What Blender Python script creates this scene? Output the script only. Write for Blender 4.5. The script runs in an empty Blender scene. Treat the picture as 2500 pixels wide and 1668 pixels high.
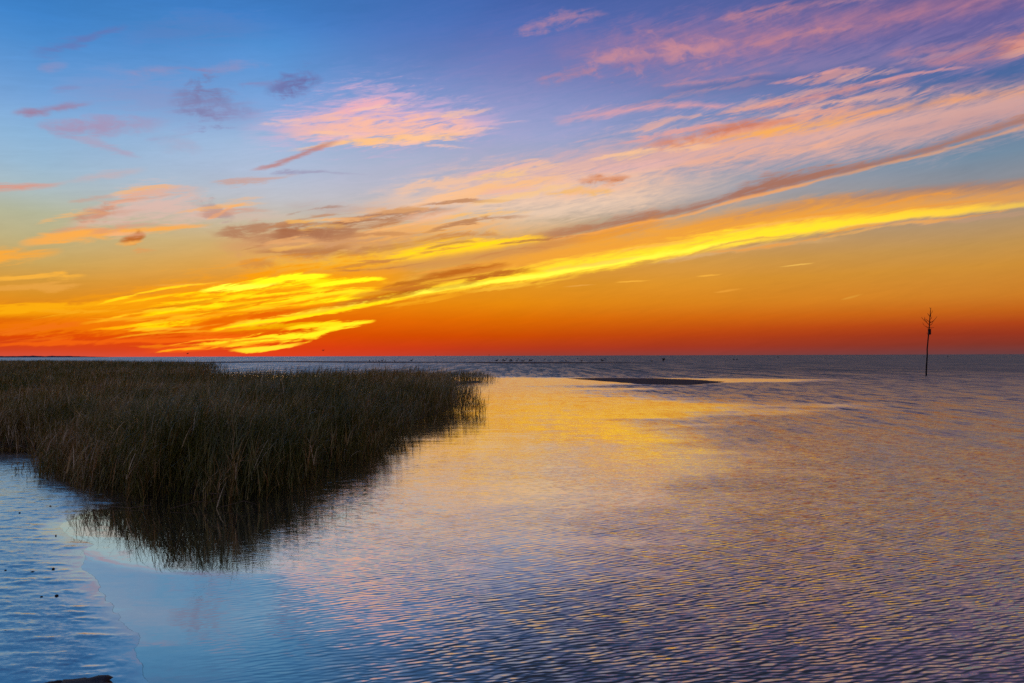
import bpy, bmesh, math, random
import numpy as np
from mathutils import Matrix, Vector

rng = np.random.default_rng(11)
random.seed(5)
scene = bpy.context.scene
col = scene.collection

# ------------------------------------------------------------------ camera
F = 1667.0                       # focal length in photograph pixels (24 mm on full frame)
CAM_H = 2.0
PITCH = math.radians(1.19)
ROLL = math.radians(-0.17)
cam_data = bpy.data.cameras.new('camera')
cam_data.sensor_width = 36.0
cam_data.lens = 24.0
cam_data.clip_start = 0.1
cam_data.clip_end = 60000
cam = bpy.data.objects.new('camera', cam_data)
col.objects.link(cam)
RM = Matrix.Rotation(math.pi / 2 + PITCH, 4, 'X') @ Matrix.Rotation(ROLL, 4, 'Z')
cam.matrix_world = Matrix.Translation((0, 0, CAM_H)) @ RM
scene.camera = cam
R3 = np.array(RM.to_3x3())
DS = 2500.0 / 2350.0             # my notes are in 2350-pixel-wide coordinates


def pdir(x, y):
    d = R3 @ np.array([(x - 1250.0) / F, (834.0 - y) / F, -1.0])
    return d / np.linalg.norm(d)


def azel(x, y):
    d = pdir(x, y)
    return math.atan2(d[0], d[1]), math.asin(d[2])


def gnd(x, y, z=0.0):            # photograph pixel -> point on the level z
    d = pdir(x, y)
    t = (CAM_H - z) / -d[2]
    return np.array([d[0] * t, d[1] * t])


def gd(x, y):                    # same from 2350-wide notes
    return gnd(x * DS, y * DS)


def at(x, y, dist):              # photograph pixel at a known forward distance
    d = pdir(x, y)
    t = dist / d[1]
    return np.array([d[0] * t, dist, CAM_H + d[2] * t])


# ------------------------------------------------------------------ render and exposure
scene.view_settings.view_transform = 'Standard'
scene.view_settings.look = 'None'
scene.view_settings.exposure = 0
scene.view_settings.gamma = 1
scene.view_settings.use_curve_mapping = False
cy = scene.cycles
cy.use_adaptive_sampling = True
cy.adaptive_threshold = 0.012
cy.use_denoising = False
cy.max_bounces = 6
cy.diffuse_bounces = 2
cy.glossy_bounces = 3
cy.transmission_bounces = 2
cy.sample_clamp_indirect = 4.0
cy.caustics_reflective = False
cy.caustics_refractive = False


def lin(c):
    o = []
    for v in c[:3]:
        v = v / 255.0
        o.append(v / 12.92 if v <= 0.04045 else ((v + 0.055) / 1.055) ** 2.4)
    return (o[0], o[1], o[2], 1.0)


# ------------------------------------------------------------------ node helper
class NG:
    def __init__(self, tree):
        self.t = tree
        self.n = tree.nodes
        self.l = tree.links

    def add(self, kind, **kw):
        nd = self.n.new(kind)
        for k, v in kw.items():
            setattr(nd, k, v)
        return nd

    def put(self, sock, v):
        if isinstance(v, bpy.types.NodeSocket):
            self.l.new(v, sock)
        elif isinstance(v, (tuple, list)) and sock.type == 'RGBA' and len(v) == 3:
            sock.default_value = (*v, 1)
        else:
            sock.default_value = v

    def m(self, op, a, b=None, c=None, clamp=False):
        nd = self.add('ShaderNodeMath', operation=op, use_clamp=clamp)
        for i, v in enumerate((a, b, c)):
            if v is not None:
                self.put(nd.inputs[i], v)
        return nd.outputs[0]

    def mr(self, v, a, b, c=0.0, d=1.0, smooth=False, clamp=True):
        nd = self.add('ShaderNodeMapRange')
        nd.interpolation_type = 'SMOOTHSTEP' if smooth else 'LINEAR'
        nd.clamp = False                 # clamped by explicit nodes: keeps the evaluation order tight
        for i, k in enumerate((v, a, b, c, d)):
            self.put(nd.inputs[i], k)
        if clamp and not smooth:
            return self.m('MAXIMUM', self.m('MINIMUM', nd.outputs[0], max(c, d)), min(c, d))
        return nd.outputs[0]

    def xyz(self, x, y, z=0.0):
        nd = self.add('ShaderNodeCombineXYZ')
        for i, v in enumerate((x, y, z)):
            self.put(nd.inputs[i], v)
        return nd.outputs[0]

    def sep(self, v):
        nd = self.add('ShaderNodeSeparateXYZ')
        self.put(nd.inputs[0], v)
        return nd.outputs

    def noise(self, vec, scale=1.0, detail=2.0, rough=0.5, dist=0.0, dims='3D'):
        nd = self.add('ShaderNodeTexNoise')
        nd.noise_dimensions = dims
        self.put(nd.inputs['Vector'], vec)
        self.put(nd.inputs['Scale'], scale)
        self.put(nd.inputs['Detail'], detail)
        self.put(nd.inputs['Roughness'], rough)
        self.put(nd.inputs['Distortion'], dist)
        return nd.outputs[0], nd.outputs[1]

    def mix(self, f, a, b, blend='MIX'):
        nd = self.add('ShaderNodeMix', data_type='RGBA', blend_type=blend)
        self.put(nd.inputs[0], f)
        self.put(nd.inputs[6], a)
        self.put(nd.inputs[7], b)
        return nd.outputs[2]

    def ramp(self, f, stops, interp='LINEAR'):
        nd = self.add('ShaderNodeValToRGB')
        cr = nd.color_ramp
        cr.interpolation = interp
        stops = sorted(stops, key=lambda s: s[0])
        cr.elements[0].position = stops[0][0]
        cr.elements[0].color = stops[0][1]
        cr.elements[1].position = stops[1][0]
        cr.elements[1].color = stops[1][1]
        for p, c in stops[2:]:
            e = cr.elements.new(p)
            e.color = c
        self.put(nd.inputs[0], f)
        return nd.outputs[0]

    def fcurve(self, f, pts):
        nd = self.add('ShaderNodeFloatCurve')
        cv = nd.mapping.curves[0]
        pts = sorted(pts)
        cv.points[0].location = pts[0]
        cv.points[1].location = pts[-1]
        for p in pts[1:-1]:
            cv.points.new(*p)
        for p in cv.points:
            p.handle_type = 'AUTO_CLAMPED'
        nd.mapping.update()
        self.put(nd.inputs['Value'], f)
        return nd.outputs[0]


# ------------------------------------------------------------------ sky (world)
SUN_AZ, _ = azel(600, 860)
SUN_EL = math.radians(1.0)
world = bpy.data.worlds.new('World')
scene.world = world
world.use_nodes = True
wt = world.node_tree
wt.nodes.clear()
G = NG(wt)
tc = G.add('ShaderNodeTexCoord').outputs['Generated']
dx, dy, dz = G.sep(tc)
AZ = G.m('ARCTAN2', dx, dy)
EL = G.m('ARCSINE', dz)
RAMP_MAX = math.radians(60)
ELR = G.m('DIVIDE', EL, RAMP_MAX)


def sky_ramp(x, stops, high):
    out = []
    for y, c in stops:
        e = azel(x, y)[1]
        out.append((max(0.0, e) / RAMP_MAX, lin(c)))
    for deg, c in high:
        out.append((math.radians(deg) / RAMP_MAX, lin(c)))
    return G.ramp(ELR, out)


rL = sky_ramp(100, [(872, (206, 78, 60)), (852, (206, 60, 26)), (822, (218, 68, 6)), (790, (224, 98, 4)),
                    (760, (222, 126, 8)), (720, (214, 141, 34)), (680, (208, 152, 62)), (640, (200, 164, 92)),
                    (580, (187, 174, 128)), (520, (178, 180, 152)), (460, (166, 184, 190)), (400, (152, 184, 209)),
                    (330, (138, 178, 214)), (250, (118, 163, 214)), (170, (94, 149, 209)), (100, (74, 138, 204)),
                    (40, (62, 130, 200)), (0, (56, 122, 190))],
              [(32, (52, 112, 182)), (45, (50, 92, 158)), (60, (112, 124, 166))])
rS = sky_ramp(620, [(870, (214, 54, 32)), (852, (216, 48, 14)), (820, (216, 66, 2)), (780, (226, 94, 0)),
                    (740, (232, 124, 2)), (700, (226, 140, 22)), (650, (220, 156, 60)), (600, (210, 168, 100)),
                    (540, (196, 182, 158)), (480, (186, 188, 196)), (420, (172, 186, 210)), (350, (158, 184, 216)),
                    (260, (124, 164, 216)), (170, (96, 150, 212)), (100, (76, 138, 204)), (40, (64, 126, 198)), (0, (60, 120, 190))],
              [(32, (52, 108, 178)), (45, (50, 90, 156)), (60, (112, 124, 166))])
rC = sky_ramp(1250, [(868, (152, 60, 50)), (852, (178, 52, 26)), (822, (198, 70, 4)), (780, (216, 104, 0)),
                     (740, (226, 134, 8)), (700, (224, 145, 28)), (650, (216, 150, 56)), (600, (208, 158, 90)),
                     (540, (200, 172, 138)), (480, (192, 178, 180)), (420, (176, 174, 192)), (330, (150, 164, 204)),
                     (250, (132, 146, 196)), (150, (104, 126, 188)), (60, (74, 110, 182)), (0, (64, 100, 172))],
              [(32, (60, 86, 138)), (43, (42, 60, 100)), (60, (96, 106, 142))])
rR = sky_ramp(2380, [(864, (106, 62, 64)), (842, (128, 52, 42)), (815, (150, 52, 30)), (790, (174, 66, 24)),
                     (760, (192, 96, 24)), (720, (202, 124, 38)), (650, (202, 140, 54)), (600, (192, 145, 78)),
                     (550, (177, 145, 106)), (520, (165, 142, 120)), (450, (140, 140, 146)), (380, (114, 138, 160)),
                     (280, (96, 122, 160)), (180, (72, 102, 156)), (60, (84, 88, 148)), (0, (92, 84, 142))],
              [(32, (66, 72, 102)), (43, (36, 46, 72)), (60, (84, 90, 126))])
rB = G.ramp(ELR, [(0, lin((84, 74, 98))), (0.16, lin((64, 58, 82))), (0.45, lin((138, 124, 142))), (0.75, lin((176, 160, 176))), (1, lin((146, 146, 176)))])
aL, aS, aC, aR = azel(100, 868)[0], azel(620, 868)[0], azel(1250, 868)[0], azel(2380, 868)[0]
sky = G.mix(G.mr(AZ, aL, aS), rL, rS)
sky = G.mix(G.mr(AZ, aS + 0.03, aC), sky, rC)
sky = G.mix(G.mr(AZ, aC, aR), sky, rR)
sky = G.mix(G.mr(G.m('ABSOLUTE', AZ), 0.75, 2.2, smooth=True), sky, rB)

# cloud texture fields, in azimuth and elevation
shear = G.m('MULTIPLY_ADD', AZ, -0.17, EL)
nF, nFc = G.noise(G.xyz(G.m('MULTIPLY', AZ, 13.0), G.m('MULTIPLY', shear, 92.0)), 1.0, 6.0, 0.58, 1.3)
nG, _ = G.noise(G.xyz(G.m('MULTIPLY', AZ, 44.0), G.m('MULTIPLY', shear, 230.0), 5.0), 1.0, 3.0, 0.6, 1.2)
nF = G.m('MULTIPLY_ADD', nF, 0.72, G.m('MULTIPLY', nG, 0.32))
nB, _ = G.noise(G.xyz(G.m('MULTIPLY', AZ, 6.0), G.m('MULTIPLY', shear, 20.0), 7.0), 1.0, 2.0, 0.45, 0.4)
nP, _ = G.noise(G.xyz(G.m('MULTIPLY', AZ, 36.0), G.m('MULTIPLY', EL, 62.0), 3.0), 1.0, 4.0, 0.6, 0.5)
nM = G.m('MULTIPLY_ADD', nF, 0.5, G.m('MULTIPLY', nP, 0.5))
cirrus = G.m('MULTIPLY_ADD', nF, 0.20, G.m('MULTIPLY_ADD', nB, 0.14, 0.845))
cir = G.add('ShaderNodeMix', data_type='RGBA', blend_type='MULTIPLY')
G.put(cir.inputs[0], 1.0)
G.put(cir.inputs[6], sky)
G.put(cir.inputs[7], cirrus)
sky = cir.outputs[2]
lowfade = G.mr(EL, 0.0, 0.16, 0.25, 1.0)
wv = G.m('MULTIPLY', G.m('MULTIPLY_ADD', nB, 0.014, G.m('MULTIPLY_ADD', nP, 0.004, -0.009)), lowfade)
ELN0, ELN1 = -0.03, 0.67
ELW = G.mr(G.m('ADD', EL, wv), ELN0, ELN1)
AZW = G.m('MULTIPLY_ADD', nB, 0.04, G.m('ADD', AZ, -0.02))
WMAX = 0.16
FIELD = {'f': nF, 'p': nP, 'b': nM}


STROKES = []


def stroke(color, pts, alpha=1.0, up=1.0, dn=1.0, er=1.0, field='f', soft=1.3, gain=1.0):
    """one band of cloud: pts are (x, y, half width, strength) along it"""
    P = []
    for p in pts:
        a, e = azel(p[0] * DS, p[1] * DS)
        w = p[2] * 1.55 * DS / F * max(0.35, math.cos(a) ** 1.5)
        P.append((a, e, w, p[3] if len(p) > 3 else 1.0))
    STROKES.append(dict(color=color, pts=pts, P=P, alpha=alpha, up=up, dn=dn, er=er, field=field, soft=soft, gain=1.22 if color[0] == 255 and color[2] < 75 else gain))


def stroke_tree(sk):
    """the nodes of one band as a small group: azimuth, elevation, texture, zone mark, colour beneath -> colour"""
    P, pts = sk['P'], sk['pts']
    a0, a1 = P[0][0], P[-1][0]
    gt = bpy.data.node_groups.new('cloud_band', 'ShaderNodeTree')
    for nm_, ty_ in (('az', 'Float'), ('el', 'Float'), ('field', 'Float'), ('zone', 'Float'), ('below', 'Color')):
        gt.interface.new_socket(nm_, in_out='INPUT', socket_type='NodeSocket' + ty_)
    gt.interface.new_socket('sky', in_out='OUTPUT', socket_type='NodeSocketColor')
    S = NG(gt)
    gi = S.add('NodeGroupInput').outputs
    t = S.m('MULTIPLY_ADD', gi[0], 1.0 / (a1 - a0), S.m('ADD', gi[3], -a0 / (a1 - a0)))
    cmb = S.add('ShaderNodeCombineColor')      # an explicit node: keeps the shader's evaluation order tight
    for i_ in range(3):
        S.put(cmb.inputs[i_], t)
    nd = S.add('ShaderNodeRGBCurve')
    mp = nd.mapping
    mp.extend = 'HORIZONTAL'
    for ci in range(3):
        cv = mp.curves[ci]
        vals = []
        for i, (a, e, w, s) in enumerate(P):
            v = [(e - ELN0) / (ELN1 - ELN0), w / (ELN1 - ELN0) / WMAX, s][ci]
            if ci == 2 and i == 0 and pts[0][0] > -50:
                v = 0.0
            if ci == 2 and i == len(P) - 1 and pts[-1][0] < 2400:
                v = 0.0
            vals.append(((a - a0) / (a1 - a0), min(1.0, max(0.0, v))))
        cv.points[0].location = vals[0]
        cv.points[1].location = vals[-1]
        for v in vals[1:-1]:
            cv.points.new(*v)
        for q in cv.points:
            q.handle_type = 'AUTO_CLAMPED'
    mp.update()
    S.put(nd.inputs['Color'], cmb.outputs[0])
    sp = S.add('ShaderNodeSeparateColor')
    S.put(sp.inputs[0], nd.outputs[0])
    c, w, s = sp.outputs
    q = S.m('DIVIDE', S.m('SUBTRACT', gi[1], c), S.m('MAXIMUM', w, 0.002))
    q = S.m('MAXIMUM', S.m('MULTIPLY', q, 1.0 / WMAX / sk['up']), S.m('MULTIPLY', q, -1.0 / WMAX / sk['dn']))
    er = sk['er'] * 1.2
    v = S.m('MULTIPLY_ADD', gi[2], er * 2.6, S.m('ADD', gi[3], 0.92 - er * 1.3))
    v = S.mr(S.m('SUBTRACT', v, q), 0.0, sk['soft'], 0.0, sk['alpha'], smooth=True)
    v = S.m('MULTIPLY', v, s)
    k_ = sk['gain']
    go = S.add('NodeGroupOutput')
    S.put(go.inputs[0], S.mix(v, gi[4], tuple(q_ * k_ for q_ in lin(sk['color'])[:3]) + (1.0,)))
    return gt


def lay_stroke(sk, base, zone):
    """one band laid over the colour so far (the zone mark keeps copies in different zones distinct)"""
    if 'tree' not in sk:
        sk['tree'] = stroke_tree(sk)
    n_ = G.add('ShaderNodeGroup')
    n_.node_tree = sk['tree']
    for i_, v_ in enumerate((AZW, ELW, FIELD[sk['field']], zone * 1e-6, base)):
        G.put(n_.inputs[i_], v_)
    return n_.outputs[0]


# broad thin veils
stroke((100, 102, 166), [(640, 150, 60, 0), (1000, 100, 110, .6), (1500, 60, 150, .8), (2000, 40, 170, .8), (2420, 20, 170, .8)], .62, er=.4, soft=1.7)
stroke((166, 158, 208), [(560, 260, 40, 0), (850, 235, 70, .7), (1150, 250, 70, .7), (1500, 265, 50, .5), (1800, 250, 30, 0)], .42, er=.6, soft=1.4)
stroke((190, 170, 192), [(650, 420, 40, 0), (950, 390, 60, .6), (1300, 380, 60, .7), (1500, 350, 40, 0)], .40, er=.6, soft=1.4)
stroke((146, 128, 170), [(1450, 200, 24, 0), (1700, 170, 34, .8), (2000, 140, 34, .8), (2420, 110, 50, .8)], .6, er=.9, soft=1.2)
stroke((232, 176, 160), [(950, 440, 30, 0), (1200, 405, 40, .7), (1450, 370, 56, .9), (1700, 330, 62, 1), (2000, 295, 66, 1), (2420, 232, 60, .9)], .88, er=.6, soft=1.1)
stroke((248, 200, 164), [(760, 520, 40, 0), (950, 470, 50, .7), (1200, 440, 50, .9), (1420, 436, 50, .85), (1560, 424, 40, .45), (1760, 400, 24, 0)], .85, er=.7, soft=1.1)
stroke((246, 214, 186), [(900, 520, 40, 0), (1150, 500, 40, .8), (1360, 474, 30, .75), (1500, 456, 24, .4), (1680, 434, 14, 0)], .7, er=.6, soft=1.1)
stroke((226, 166, 92), [(440, 620, 30, 0), (700, 580, 60, .8), (1000, 560, 64, .9), (1250, 555, 40, .7), (1450, 540, 20, 0)], .85, er=.6, soft=1.1)

stroke((150, 122, 168), [(900, 170, 40, 0), (1200, 150, 70, .7), (1600, 120, 80, .9), (2000, 90, 80, .9), (2420, 60, 80, .9)], .45, er=.5, soft=1.8)
stroke((176, 158, 196), [(500, 330, 30, 0), (800, 330, 50, .7), (1150, 310, 60, .8), (1500, 300, 40, 0)], .40, er=.6, soft=1.7)
# upper right, mottled pink
stroke((206, 132, 138), [(1250, 120, 30, 0), (1450, 118, 52, .8), (1620, 105, 54, 1), (1800, 82, 48, 1), (2000, 48, 40, 1), (2200, 10, 34, .9), (2420, -40, 40, .9)], .85, up=1.1, er=.75, field='b', soft=1.9)
stroke((214, 146, 148), [(1330, 140, 12, 0), (1440, 135, 24, .8), (1560, 120, 24, .8), (1700, 100, 20, 0)], .75, er=1.5, field='p', soft=1.6)
stroke((186, 124, 130), [(2050, 150, 8, 0), (2230, 118, 26, .9), (2420, 90, 44, 1)], .8, er=1.0, soft=1.6)
stroke((214, 136, 112), [(2230, 100, 12, 0), (2350, 95, 20, 1), (2420, 90, 22, 1)], .7, er=1.2, field='b')
stroke((62, 98, 158), [(1500, 215, 8, 0), (1700, 190, 14, .8), (1900, 170, 10, .6), (2060, 160, 6, 0)], .55, er=.9, soft=1.2)
stroke((60, 100, 156), [(2140, 190, 6, 0), (2280, 178, 14, .9), (2420, 165, 18, .9)], .75, er=.8, soft=1.2)
stroke((240, 164, 158), [(1270, 276, 8, 0), (1360, 262, 14, .8), (1450, 252, 12, .9), (1580, 243, 7, .9), (1720, 238, 5, 0)], .9, dn=.8, er=.9, soft=1.6)
stroke((232, 152, 128), [(1690, 252, 6, 0), (1790, 233, 12, .9), (1880, 218, 12, .9), (2000, 195, 10, .7), (2100, 178, 6, 0)], .8, er=1.5, field='b')
stroke((164, 126, 156), [(1750, 250, 12, 0), (1950, 225, 20, .8), (2150, 200, 18, .8), (2420, 180, 20, .6)], .55, er=.8, soft=1.6)
stroke((248, 164, 92), [(1480, 345, 8, 0), (1600, 326, 14, .8), (1750, 302, 18, 1), (1880, 282, 18, 1), (2000, 258, 14, .9), (2150, 236, 12, .9), (2300, 222, 12, .6), (2420, 210, 14, .5)], .9, up=1.2, er=.9, soft=1.6)
stroke((252, 178, 80), [(1640, 320, 5, 0), (1760, 303, 9, 1), (1860, 290, 9, 1), (1980, 266, 6, 0)], .85, er=1.0, soft=1.6)
stroke((206, 116, 84), [(1440, 345, 8, 0), (1560, 322, 14, .8), (1660, 298, 14, 1), (1760, 284, 12, 1), (1830, 277, 6, 0)], .85, er=1.3, field='b')
stroke((244, 176, 140), [(1500, 390, 10, 0), (1700, 355, 16, .9), (1900, 330, 14, .8), (2100, 300, 12, 0)], .7, er=1.2, soft=1.6)
stroke((176, 136, 146), [(1900, 335, 14, 0), (2100, 295, 24, .8), (2300, 262, 26, .9), (2420, 240, 26, .9)], .5, er=.8, soft=1.6)

# long grey brown streak and the clear strip below it
stroke((168, 112, 92), [(1190, 548, 5.5, 0), (1300, 537, 12.1, .9), (1420, 516, 14.3, 1), (1540, 492, 11.0, .9), (1640, 464, 8.8, .9), (1740, 432, 16.5, 1), (1860, 404, 17.6, 1), (1980, 382, 9.9, .9), (2140, 340, 9.9, .8), (2300, 290, 11.0, .8), (2420, 258, 11.0, .8)], 0.95, up=1.2, dn=.8, er=.9, soft=1.0)
stroke((252, 170, 92), [(1220, 552, 3.3, 0), (1330, 541, 3.9, 1), (1450, 519, 3.9, 1), (1560, 499, 3.3, .8), (1680, 463, 4.4, .8), (1800, 434, 4.4, .8), (1960, 394, 4.4, .5), (2200, 335, 4.4, .5), (2420, 268, 5.5, .4)], 0.89, er=.7, soft=1.0)
stroke((214, 132, 60), [(1210, 562, 4.4, 0), (1330, 552, 8.8, 1), (1440, 532, 8.8, .9), (1530, 512, 4.4, 0)], 0.84, er=.9, soft=1.0)

# the golden band
stroke((172, 126, 104), [(1480, 560, 12.0, 0), (1650, 515, 19.2, .9), (1850, 476, 18.0, 1), (2100, 446, 18.0, .9), (2420, 414, 19.2, .8)], 0.89, er=0.36, soft=0.85)
stroke((246, 164, 50), [(1000, 632, 14.4, 0), (1200, 600, 28.8, .8), (1400, 570, 33.6, .9), (1600, 540, 33.6, .9), (1850, 503, 32.4, .9), (2100, 478, 26.4, .8), (2420, 440, 21.6, .6)], 1.00, up=1.3, dn=1.0, er=0.36, soft=0.85)
stroke((255, 212, 40), [(490, 758, 10, 0), (600, 738, 14, 1), (760, 707, 14.0, 1), (900, 680, 13.2, 1), (1050, 656, 14.4, 1), (1200, 636, 15.6, 1), (1350, 611, 18.0, 1), (1500, 585, 18.0, 1), (1650, 559, 18.0, 1), (1800, 536, 18.0, 1), (2000, 508, 13.6, .85), (2200, 485, 10.0, .65), (2420, 458, 8.8, .35)], 1.00, up=1.4, dn=.8, er=0.48, soft=0.85)
stroke((255, 240, 70), [(700, 716, 3.6, 0), (850, 692, 6.0, 1), (1000, 664, 6.0, 1), (1180, 641, 6.0, 1), (1400, 606, 7.2, .8), (1600, 570, 7.2, .7), (1760, 545, 4.8, 0)], 0.89, er=0.60, soft=0.85)
stroke((222, 176, 120), [(1480, 606, 3.6, 0), (1640, 580, 6.0, .8), (1800, 560, 6.0, .7), (1950, 545, 4.8, 0)], 0.73, er=0.72, soft=0.85)
stroke((196, 152, 122), [(1900, 526, 3.6, 0), (2050, 515, 6.0, .8), (2200, 503, 6.0, .8), (2420, 487, 7.2, .5)], 0.63, er=0.78, soft=0.85)

# centre: yellow light, brown wisps
stroke((248, 184, 52), [(560, 622, 17.5, 0), (720, 606, 37.5, .9), (880, 590, 42.5, 1), (1050, 575, 32.5, 1), (1180, 556, 17.5, .9), (1280, 545, 7.5, 0)], 1.00, er=1.0, soft=0.95)
stroke((255, 204, 20), [(880, 590, 7.5, 0), (1000, 574, 15.0, 1), (1100, 561, 13.8, 1), (1200, 551, 8.8, .8), (1270, 545, 5.0, 0)], 1.00, er=1.1, soft=0.95)
stroke((204, 140, 82), [(780, 632, 10.0, 0), (940, 612, 15.0, .9), (1100, 588, 15.0, .9), (1250, 562, 15.0, .8), (1360, 545, 7.5, 0)], 0.84, er=.9, soft=0.95)
stroke((190, 100, 22), [(960, 637, 6.2, 0), (1040, 627, 10.0, 1), (1120, 616, 8.8, .9), (1180, 606, 3.8, 0)], 0.95, er=1.0, soft=0.95)
stroke((176, 84, 14), [(560, 730, 10.0, 0), (700, 704, 16.2, .9), (830, 684, 16.2, 1), (940, 664, 10.0, 1), (1040, 646, 5.0, 0)], 1.00, er=1.0, soft=0.95)
stroke((206, 146, 104), [(470, 560, 12.5, 0), (600, 560, 30.0, .8), (740, 556, 35.0, .9), (880, 548, 27.5, .8), (1000, 530, 15.0, 0)], 0.84, er=1.0, field='b', soft=0.95)
stroke((162, 104, 72), [(730, 522, 6.2, 0), (800, 507, 11.2, 1), (880, 492, 10.0, .9), (960, 482, 8.8, .8), (1060, 478, 5.0, 0)], 0.95, up=.8, er=1.1, soft=0.95)
stroke((176, 120, 88), [(480, 545, 5.0, 0), (550, 528, 13.8, .9), (620, 522, 8.8, .8), (680, 520, 3.8, 0)], 0.90, er=1.4, field='b', soft=0.95)
stroke((160, 94, 60), [(610, 545, 6.2, 0), (670, 533, 16.2, 1), (730, 527, 12.5, .9), (790, 530, 5.0, 0)], 0.90, er=1.5, field='b', soft=0.95)
stroke((178, 116, 72), [(560, 578, 5.0, 0), (680, 575, 8.8, .9), (760, 570, 8.8, .8), (830, 560, 5.0, 0)], 0.84, er=1.2, soft=0.95)
stroke((200, 128, 64), [(530, 612, 5.0, 0), (590, 606, 12.5, .8), (650, 608, 7.5, 0)], 0.84, er=1.4, field='b', soft=0.95)
stroke((250, 178, 96), [(800, 540, 7.5, 0), (900, 530, 17.5, .9), (1050, 520, 15.0, .9), (1180, 505, 10.0, 0)], 0.67, er=1.2, soft=0.95)
stroke((252, 190, 130), [(960, 460, 7.5, 0), (1080, 445, 15.0, .9), (1180, 425, 10.0, .9), (1330, 395, 7.5, 0)], 0.84, er=1.2, soft=0.95)
stroke((200, 116, 66), [(1325, 412, 3.8, 0), (1375, 411, 11.2, 1), (1420, 408, 8.8, .9), (1455, 405, 3.8, 0)], 1.00, up=.7, er=1.5, field='b', soft=0.95)
stroke((246, 184, 84), [(1240, 446, 3.8, 0), (1310, 441, 7.5, .9), (1370, 437, 10.0, .9), (1420, 436, 3.8, 0)], 0.84, er=1.5, field='b', soft=0.95)

stroke((172, 118, 88), [(470, 530, 5, 0), (560, 540, 14, .8), (680, 545, 18, .9), (800, 528, 14, .8), (920, 500, 9, .7), (1060, 478, 4, 0)], .7, er=1.6, field='f', soft=1.3)
stroke((166, 104, 70), [(640, 590, 4, 0), (760, 580, 8, .8), (900, 566, 8, .7), (1040, 548, 4, 0)], .6, er=1.6, soft=1.2)
stroke((182, 150, 146), [(640, 470, 8, 0), (740, 480, 16, .8), (840, 484, 12, .7), (940, 470, 6, 0)], .5, er=1.4, soft=1.4)
# pink cloud left of centre
stroke((216, 176, 204), [(540, 300, 20, 0), (700, 285, 42, .8), (850, 268, 54, 1), (1000, 272, 42, .9), (1180, 280, 16, 0)], .8, er=1.0, soft=1.0)
stroke((250, 188, 166), [(620, 305, 8, 0), (760, 300, 26, .8), (880, 302, 28, 1), (1000, 302, 20, 1), (1125, 302, 6, 0)], 1.00, up=1.3, dn=.8, er=1.1, soft=1.0)
stroke((255, 196, 134), [(660, 345, 3, 0), (780, 328, 7, .9), (880, 321, 12, 1), (980, 316, 10, .9), (1090, 306, 4, 0)], 0.95, er=1.0, soft=1.0)
stroke((244, 178, 184), [(760, 256, 5, 0), (830, 244, 13, .9), (880, 234, 9, .9), (910, 230, 3, 0)], 0.84, er=1.6, field='b', soft=1.0)
stroke((188, 124, 118), [(570, 392, 2, 0), (650, 372, 6, .9), (710, 346, 7, .9), (790, 318, 4, 0)], 0.89, er=1.0, soft=1.0)
stroke((150, 140, 172), [(620, 398, 2, 0), (660, 395, 6, .9), (710, 394, 4, .8), (860, 400, 2, 0)], 0.73, er=1.4, soft=1.0)

# left: mauve scraps in the blue
stroke((104, 112, 172), [(60, 122, 6.6, 0), (140, 108, 15.4, .8), (230, 76, 9.9, .9), (300, 60, 6.6, 0)], 0.66, er=1.1, soft=1.1)
stroke((98, 124, 184), [(240, 90, 22.0, 0), (420, 70, 28.6, .7), (700, 60, 22.0, 0)], 0.55, er=1.0, soft=1.1)
stroke((116, 104, 148), [(380, 235, 12, 0), (430, 232, 34, .9), (470, 235, 44, 1), (520, 240, 24, .6), (600, 250, 8, 0)], .75, er=1.8, field='b', soft=1.2)
stroke((108, 92, 146), [(600, 205, 8, 0), (650, 200, 22, .9), (690, 194, 24, 1), (740, 186, 10, 0)], .8, er=1.5, field='b', soft=1.2)
stroke((140, 142, 186), [(100, 200, 33.0, 0), (300, 215, 48.4, .7), (500, 255, 39.6, .8), (640, 270, 22.0, 0)], 0.55, er=.9, soft=1.1)
stroke((160, 118, 146), [(30, 258, 5.5, 0), (90, 256, 11.0, 1), (150, 247, 9.9, .8), (220, 236, 5.5, 0)], 0.83, er=1.2, field='b', soft=1.1)
stroke((170, 140, 172), [(80, 288, 8.8, 0), (150, 296, 22.0, .9), (260, 288, 22.0, .8), (400, 282, 11.0, 0)], 0.83, er=1.1, field='b', soft=1.1)
stroke((176, 154, 180), [(150, 312, 6.6, 0), (210, 330, 13.2, .8), (270, 350, 8.8, .8), (330, 362, 3.3, 0)], 0.72, er=1.2, soft=1.1)
stroke((170, 160, 186), [(350, 320, 11.0, 0), (430, 330, 17.6, .7), (480, 345, 8.8, 0)], 0.55, er=1.4, field='b', soft=1.1)
stroke((216, 152, 134), [(-80, 440, 15.4, 1), (0, 430, 11.0, 1), (70, 427, 7.7, .9), (150, 422, 4.4, 0)], 0.99, er=.8, soft=1.1)
stroke((196, 174, 178), [(120, 422, 4.4, 0), (240, 404, 8.8, .8), (340, 388, 5.5, 0)], 0.77, er=1.1, soft=1.1)

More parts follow.
